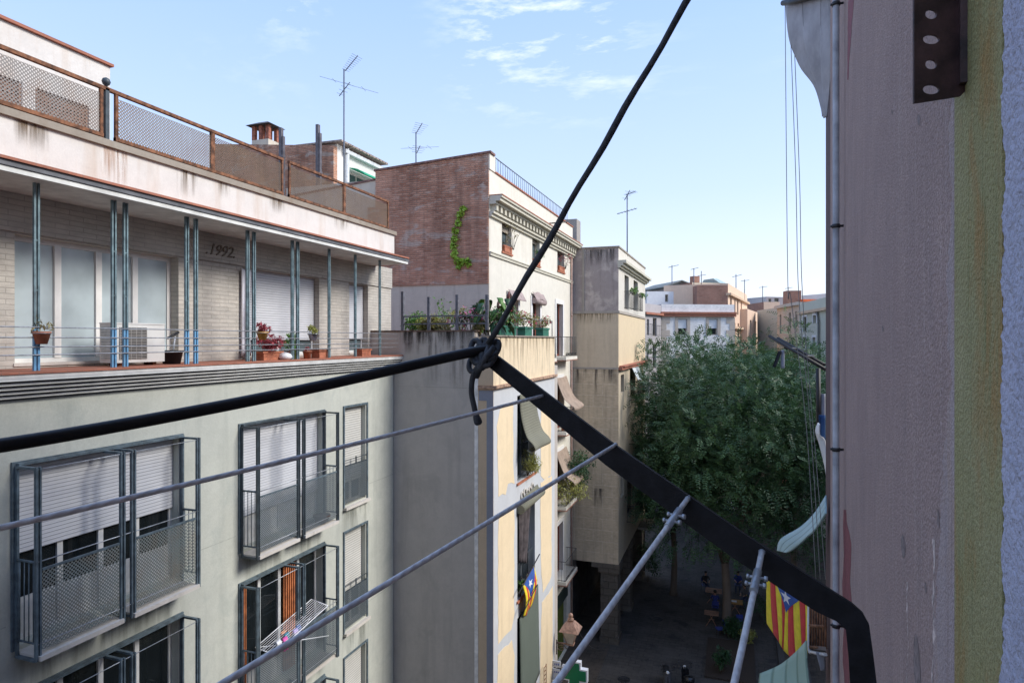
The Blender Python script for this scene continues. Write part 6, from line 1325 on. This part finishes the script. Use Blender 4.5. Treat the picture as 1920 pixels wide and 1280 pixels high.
# black pipe at left, hanging rope, knot
tip = onA(905, 662, .0); tz = Vector((tip.x, tip.y, 0)).dot(FW); blk = plain('rope_charcoal', (.042, .043, .046), .6, .25, 60, bs=.4, spec=.3); twist(blk)
c = cur([P(925, 655, tz), P(880, 661, tz * .99), P(740, 692, tz * .95), P(560, 732, tz * .89), P(380, 768, tz * .83), P(180, 805, tz * .76), P(0, 835, tz * .69), P(-300, 880, tz * .58)])
m = MB(); m.tube([c(k / 40) for k in range(41)], .0096, 16); tag(m.build('black_pipe', plain('pipe_black', (.012, .011, .011), .38, .25, 20, bs=.1, spec=.25)), 'thick black rod curving away to the left from the tip of the clothesline arm', 'rod')
rp0 = onA(915, 645, .004); rp1 = onA(1290, 0, .004); RPE = rp1 + (rp1 - rp0) * .65
RPT = thing('tied_rope', 'dark charcoal rope knotted round the tip of the black arm and rising right', 'rope', tip)
m = MB(); m.tube([rp0.lerp(RPE, k / 30) + Vector((.0015 * math.sin(k * 1.3), 0, 0)) for k in range(31)], [.0056 - .0004 * math.sin(k * .9) for k in range(31)], 14); m.build('rope', blk, RPT)
m = MB()
def loop(cx_, cy_, rx_, ry_, off, rot=0, n=18, a0=0, a1=6.283):
    pts = []
    for k in range(n + 1):
        a = a0 + (a1 - a0) * k / n; x = rx_ * math.cos(a); y = ry_ * math.sin(a); pts.append(onA(cx_ + x * math.cos(rot) - y * math.sin(rot), cy_ + x * math.sin(rot) + y * math.cos(rot), off * math.sin(a * 1) + .006))
    return pts
[m.tube(loop(*q[:6]), q[6], 12) for q in ((905, 663, 10, 27, .020, .1, .0056), (916, 662, 13, 24, .022, .25, .0054), (894, 660, 11, 22, .018, -.1, .0056), (889, 682, 9, 15, .015, .3, .0052), (924, 656, 9, 19, .019, .5, .0050))]
m.tube([onA(928, 650, .02), onA(912, 668, .03), onA(900, 690, .028), onA(893, 706, .02)], .0058, 12); m.build('knot', blk, RPT)
c = cur([onA(900, 680, .024), onA(887, 705, .022), onA(884, 735, .02), onA(889, 762, .018), (onA(893, 780, .018)), onA(898, 796, .016)])
m = MB(); m.tube([c(k / 20) for k in range(21)], [.0052] * 16 + [.0062, .0072, .0078, .0074, .005], 12); m.build('loose_end', blk, RPT)
# ------------------------------------------------------------------ things on the neighbouring stretch of our wall, seen at grazing angle
m = MB(ow); m.box(aEnd + .01, 9.3, -8, -.035, 0, Z(6.2)); tag(m.build('neighbour_wall', stucco('neighbour_pink', (.13, .085, .085), grain=60)), 'narrow sliver of the dark reddish neighbouring building past our drainpipe', 'building')
def fromW(px, py, t): return P(px, py, t)
# furled grey sheet at top
m = MB(); top_l, top_r = P(1476, -60, 7.2), P(1556, -60, 6.2)
edgeL = cur([P(1470, -260, 7.4), P(1478, 20, 7.2), P(1500, 110, 7.1), P(1530, 160, 6.9), P(1543, 215, 6.8)]); edgeR = cur([P(1560, -260, 6.2), P(1558, 20, 6.3), P(1556, 110, 6.4), P(1552, 170, 6.6), P(1548, 222, 6.75)])
m.surf(lambda u, v: edgeL(v).lerp(edgeR(v), u) + FW * (.10 * math.sin(u * 15 + v * 3) * (1 - v * .7)), 26, 30, th=.008)
tag(m.build('sunshade_cloth', plain('cloth_grey', (.36, .36, .39), .85, .15, 3)), 'grey awning cloth bunched up and hanging in a point at the top right', 'awning')
m = MB(); m.tube([P(1468, 6, 7.2), P(1486, 4, 7.0), P(1560, -14, 6.2)], .03, 8); tag(m.build('awning_rod', dark_iron), 'dark rod carrying the bunched grey awning cloth', 'rod')
for k, (xa, xb, xc, yb, lab) in enumerate(((1472, 1477, 1512, 560, 'leftmost thin cord hanging from the grey awning'), (1480, 1492, 1520, 480, 'middle thin cord hanging from the grey awning'), (1486, 1499, 1530, 900, 'rightmost thin cord hanging from the grey awning'))):
    m = MB(); pts = [P(xa, 6, 7.2), P(xb, 330 if k else 520, 7.2), P(xb + 6, 560, 7.2), P(xc, 800 if k < 2 else 860, 7.2), P(xc + 18, 1085, 7.2)]
    c = cur(pts); m.tube([c(j / 24) for j in range(25)], .0038, 6); tag(m.build('cord', plain('cord_grey', (.30, .29, .28), .8)), lab, 'cord')
# neighbour's clothes arm with small garments
m = MB()
for (pa, pb, t0, t1) in (((1442, 630), (1547, 692), 9.5, 8.6), ((1458, 634), (1546, 684), 9.9, 9.0)):
    a, b = P(*pa, t0), P(*pb, t1); m.bar(a, b, .02, True)
m.bar(P(1472, 652, 9.3), P(1500, 655, 9.6), .02); m.bar(P(1510, 668, 9.0), P(1525, 668, 9.3), .02); tag(m.build('clothesline_arm', dark_iron), 'neighbour double bar clothesline arm sticking out over the trees', 'clothesline arm')
for (x_, w_, y0_, y1_, sk, mt_, lab) in ((1468, 7, 656, 690, 0, plain('cloth_paleblue', (.38, .42, .52), .8), 'pale blue garment hanging from the neighbour clothesline arm'), (1463, 7, 658, 688, -11, plain('cloth_black', (.02, .022, .03), .8), 'black garment hanging from the neighbour clothesline arm')):
    m = MB(); m.surf(lambda u, v: P(x_ - w_ / 2 + w_ * u + sk * v, y0_ + (y1_ - y0_) * v, 9.4) + FW * (.03 * math.sin(u * 9)), 5, 8, th=.008); tag(m.build('garment', mt_), lab, 'garment')
m = MB(); m.bar(P(1534, 690, 8.6), P(1535, 825, 8.6), .03); tag(m.build('vertical_bar', dark_iron), 'thin black upright under the neighbour clothesline arm', 'bar')
m = MB(); m.surf(lambda u, v: P(1536 + 12 * u, 738 + 88 * v, 8.6) + FW * (.03 * math.sin(7 * u)), 5, 10, th=.01); m.cur = 1; m.surf(lambda u, v: P(1536 + 12 * u, 778 + 48 * v, 8.55) + FW * (.03 * math.sin(7 * u)), 5, 6, th=.01)
tag(m.build('hanging_towel', [plain('towel_grey', (.30, .32, .38), .85), plain('towel_blue', (.02, .07, .20), .85)]), 'grey and blue towel hanging beside the black upright', 'towel')
c = cur([P(1534, 792, 8.5), P(1529, 808, 8.5), P(1536, 832, 8.5), P(1546, 872, 8.5), P(1549, 890, 8.5)]); c2 = cur([P(1537, 795, 8.4), P(1537, 815, 8.4), P(1547, 825, 8.4), P(1550, 860, 8.4), P(1551, 885, 8.4)])
m = MB(); m.surf(lambda u, v: c(v).lerp(c2(v), u), 4, 12, th=.01); tag(m.build('white_cloth', white_pvc), 'white cloth bulging below the grey and blue towel', 'cloth')
c = cur([P(1549, 928, 7.4), P(1527, 962, 7.8), P(1500, 988, 8.2), P(1464, 1010, 8.6), P(1457, 1032, 8.7)]); c2 = cur([P(1549, 962, 7.1), P(1531, 990, 7.4), P(1508, 1012, 7.8), P(1488, 1030, 8.2), P(1474, 1036, 8.4)])
m = MB(); m.surf(lambda u, v: c(v).lerp(c2(v), u), 6, 20, th=.012, scale=(.5, 1.2)); tag(m.build('awning', ribbed('awning_aqua', (.40, .56, .56), .17, (.25, .36, .36), 0)), 'pale aqua awning strip sagging out from the right wall above the striped flag', 'awning')
A_, B_ = P(1437, 1058, 8.2), P(1518, 1122, 7.3)
def Nf(u, v):
    p = A_.lerp(B_, u); return p + Vector((0, 0, -(.78 + .12 * math.sin(math.pi * u)) * v * (8.2 / 8.2))) + FW * (.05 * math.sin(u * 12 + v * 2) * (0.4 + v)) + RT * (.03 * v * (1 - u))
flag('flag', 'large red and yellow striped flag with white star hanging below the black arm', Nf, (B_ - A_).cross(Vector((0, 0, 1))), ((.10, 0), (.90, 0), (.50, .44)), (.49, .23), .155)
m = MB(); m.bar(A_ + Vector((-.05, 0, .02)), B_ + (B_ - A_) * .3, .016); tag(m.build('flag_pole', white_pvc), 'thin pole along the top edge of the large striped flag', 'pole')
c = cur([P(1425, 1262, 7.4), P(1462, 1246, 7.2), P(1492, 1222, 7.0), P(1512, 1200, 6.8)]); c2 = cur([P(1424, 1360, 7.0), P(1460, 1370, 6.8), P(1498, 1380, 6.6), P(1530, 1390, 6.4)])
m = MB(); m.surf(lambda u, v: c(u).lerp(c2(u), v) + FW * (.04 * math.sin(v * 5)), 16, 10, th=.012, scale=(1.4, 1.2)); tag(m.build('awning', ribbed('awning_green_pale', (.33, .46, .36), .34, (.19, .28, .21), 0)), 'pale green awning with darker stripes at the bottom right corner of the square', 'awning')
# balcony below on the right wall
BLC = thing('balcony', 'dark iron balcony with curved white underside below the right wall', 'balcony', P(1535, 1215, 6.9))
m = MB(); q0 = P(1517, 1215, 7.2); q1 = P(1548, 1222, 6.3)
c = cur([P(1517, 1120, 7.2), P(1517, 1212, 7.2), P(1524, 1222, 7.1), P(1548, 1226, 6.6)]); m.tube([c(k / 16) for k in range(17)], .018, 8); m.build('white_edge', white_pvc, BLC)
m = MB()
for k in range(7): t = k / 6; m.bar(P(1519 + 29 * t, 1128, 7.15 - .6 * t), P(1519 + 29 * t, 1216, 7.15 - .6 * t), .010)
for yy_ in (1128, 1172, 1212): m.bar(P(1519, yy_, 7.15), P(1548, yy_ + 2, 6.55), .016)
m.build('railing', rust, BLC)
m = MB(); m.hexa([P(1519, 1216, 7.2), P(1549, 1219, 6.4), P(1549, 1219, 7.2), P(1527, 1216, 7.9), P(1519, 1209, 7.2), P(1549, 1212, 6.4), P(1549, 1212, 7.2), P(1527, 1209, 7.9)]); m.build('slab', plain('slab_dark', (.12, .10, .10), .8), BLC)
m = MB(); m.surf(lambda u, v: P(1530 + 17 * u + 9 * v * (1 - u), 1222 + 34 * v, 6.8), 4, 8, th=.01); tag(m.build('white_cloth', MC['cloth_grey']), 'pale cloth corner hanging under the dark balcony', 'cloth')
# thin dry stems on the green building penthouse roof
plant('dry_stems', 'sparse bare stems sticking up from the white rooftop penthouse', 'plant', (-10.9, 5.6, Z(4.9)), 1.3, .45, g_dry, 60, .07, stems=9)
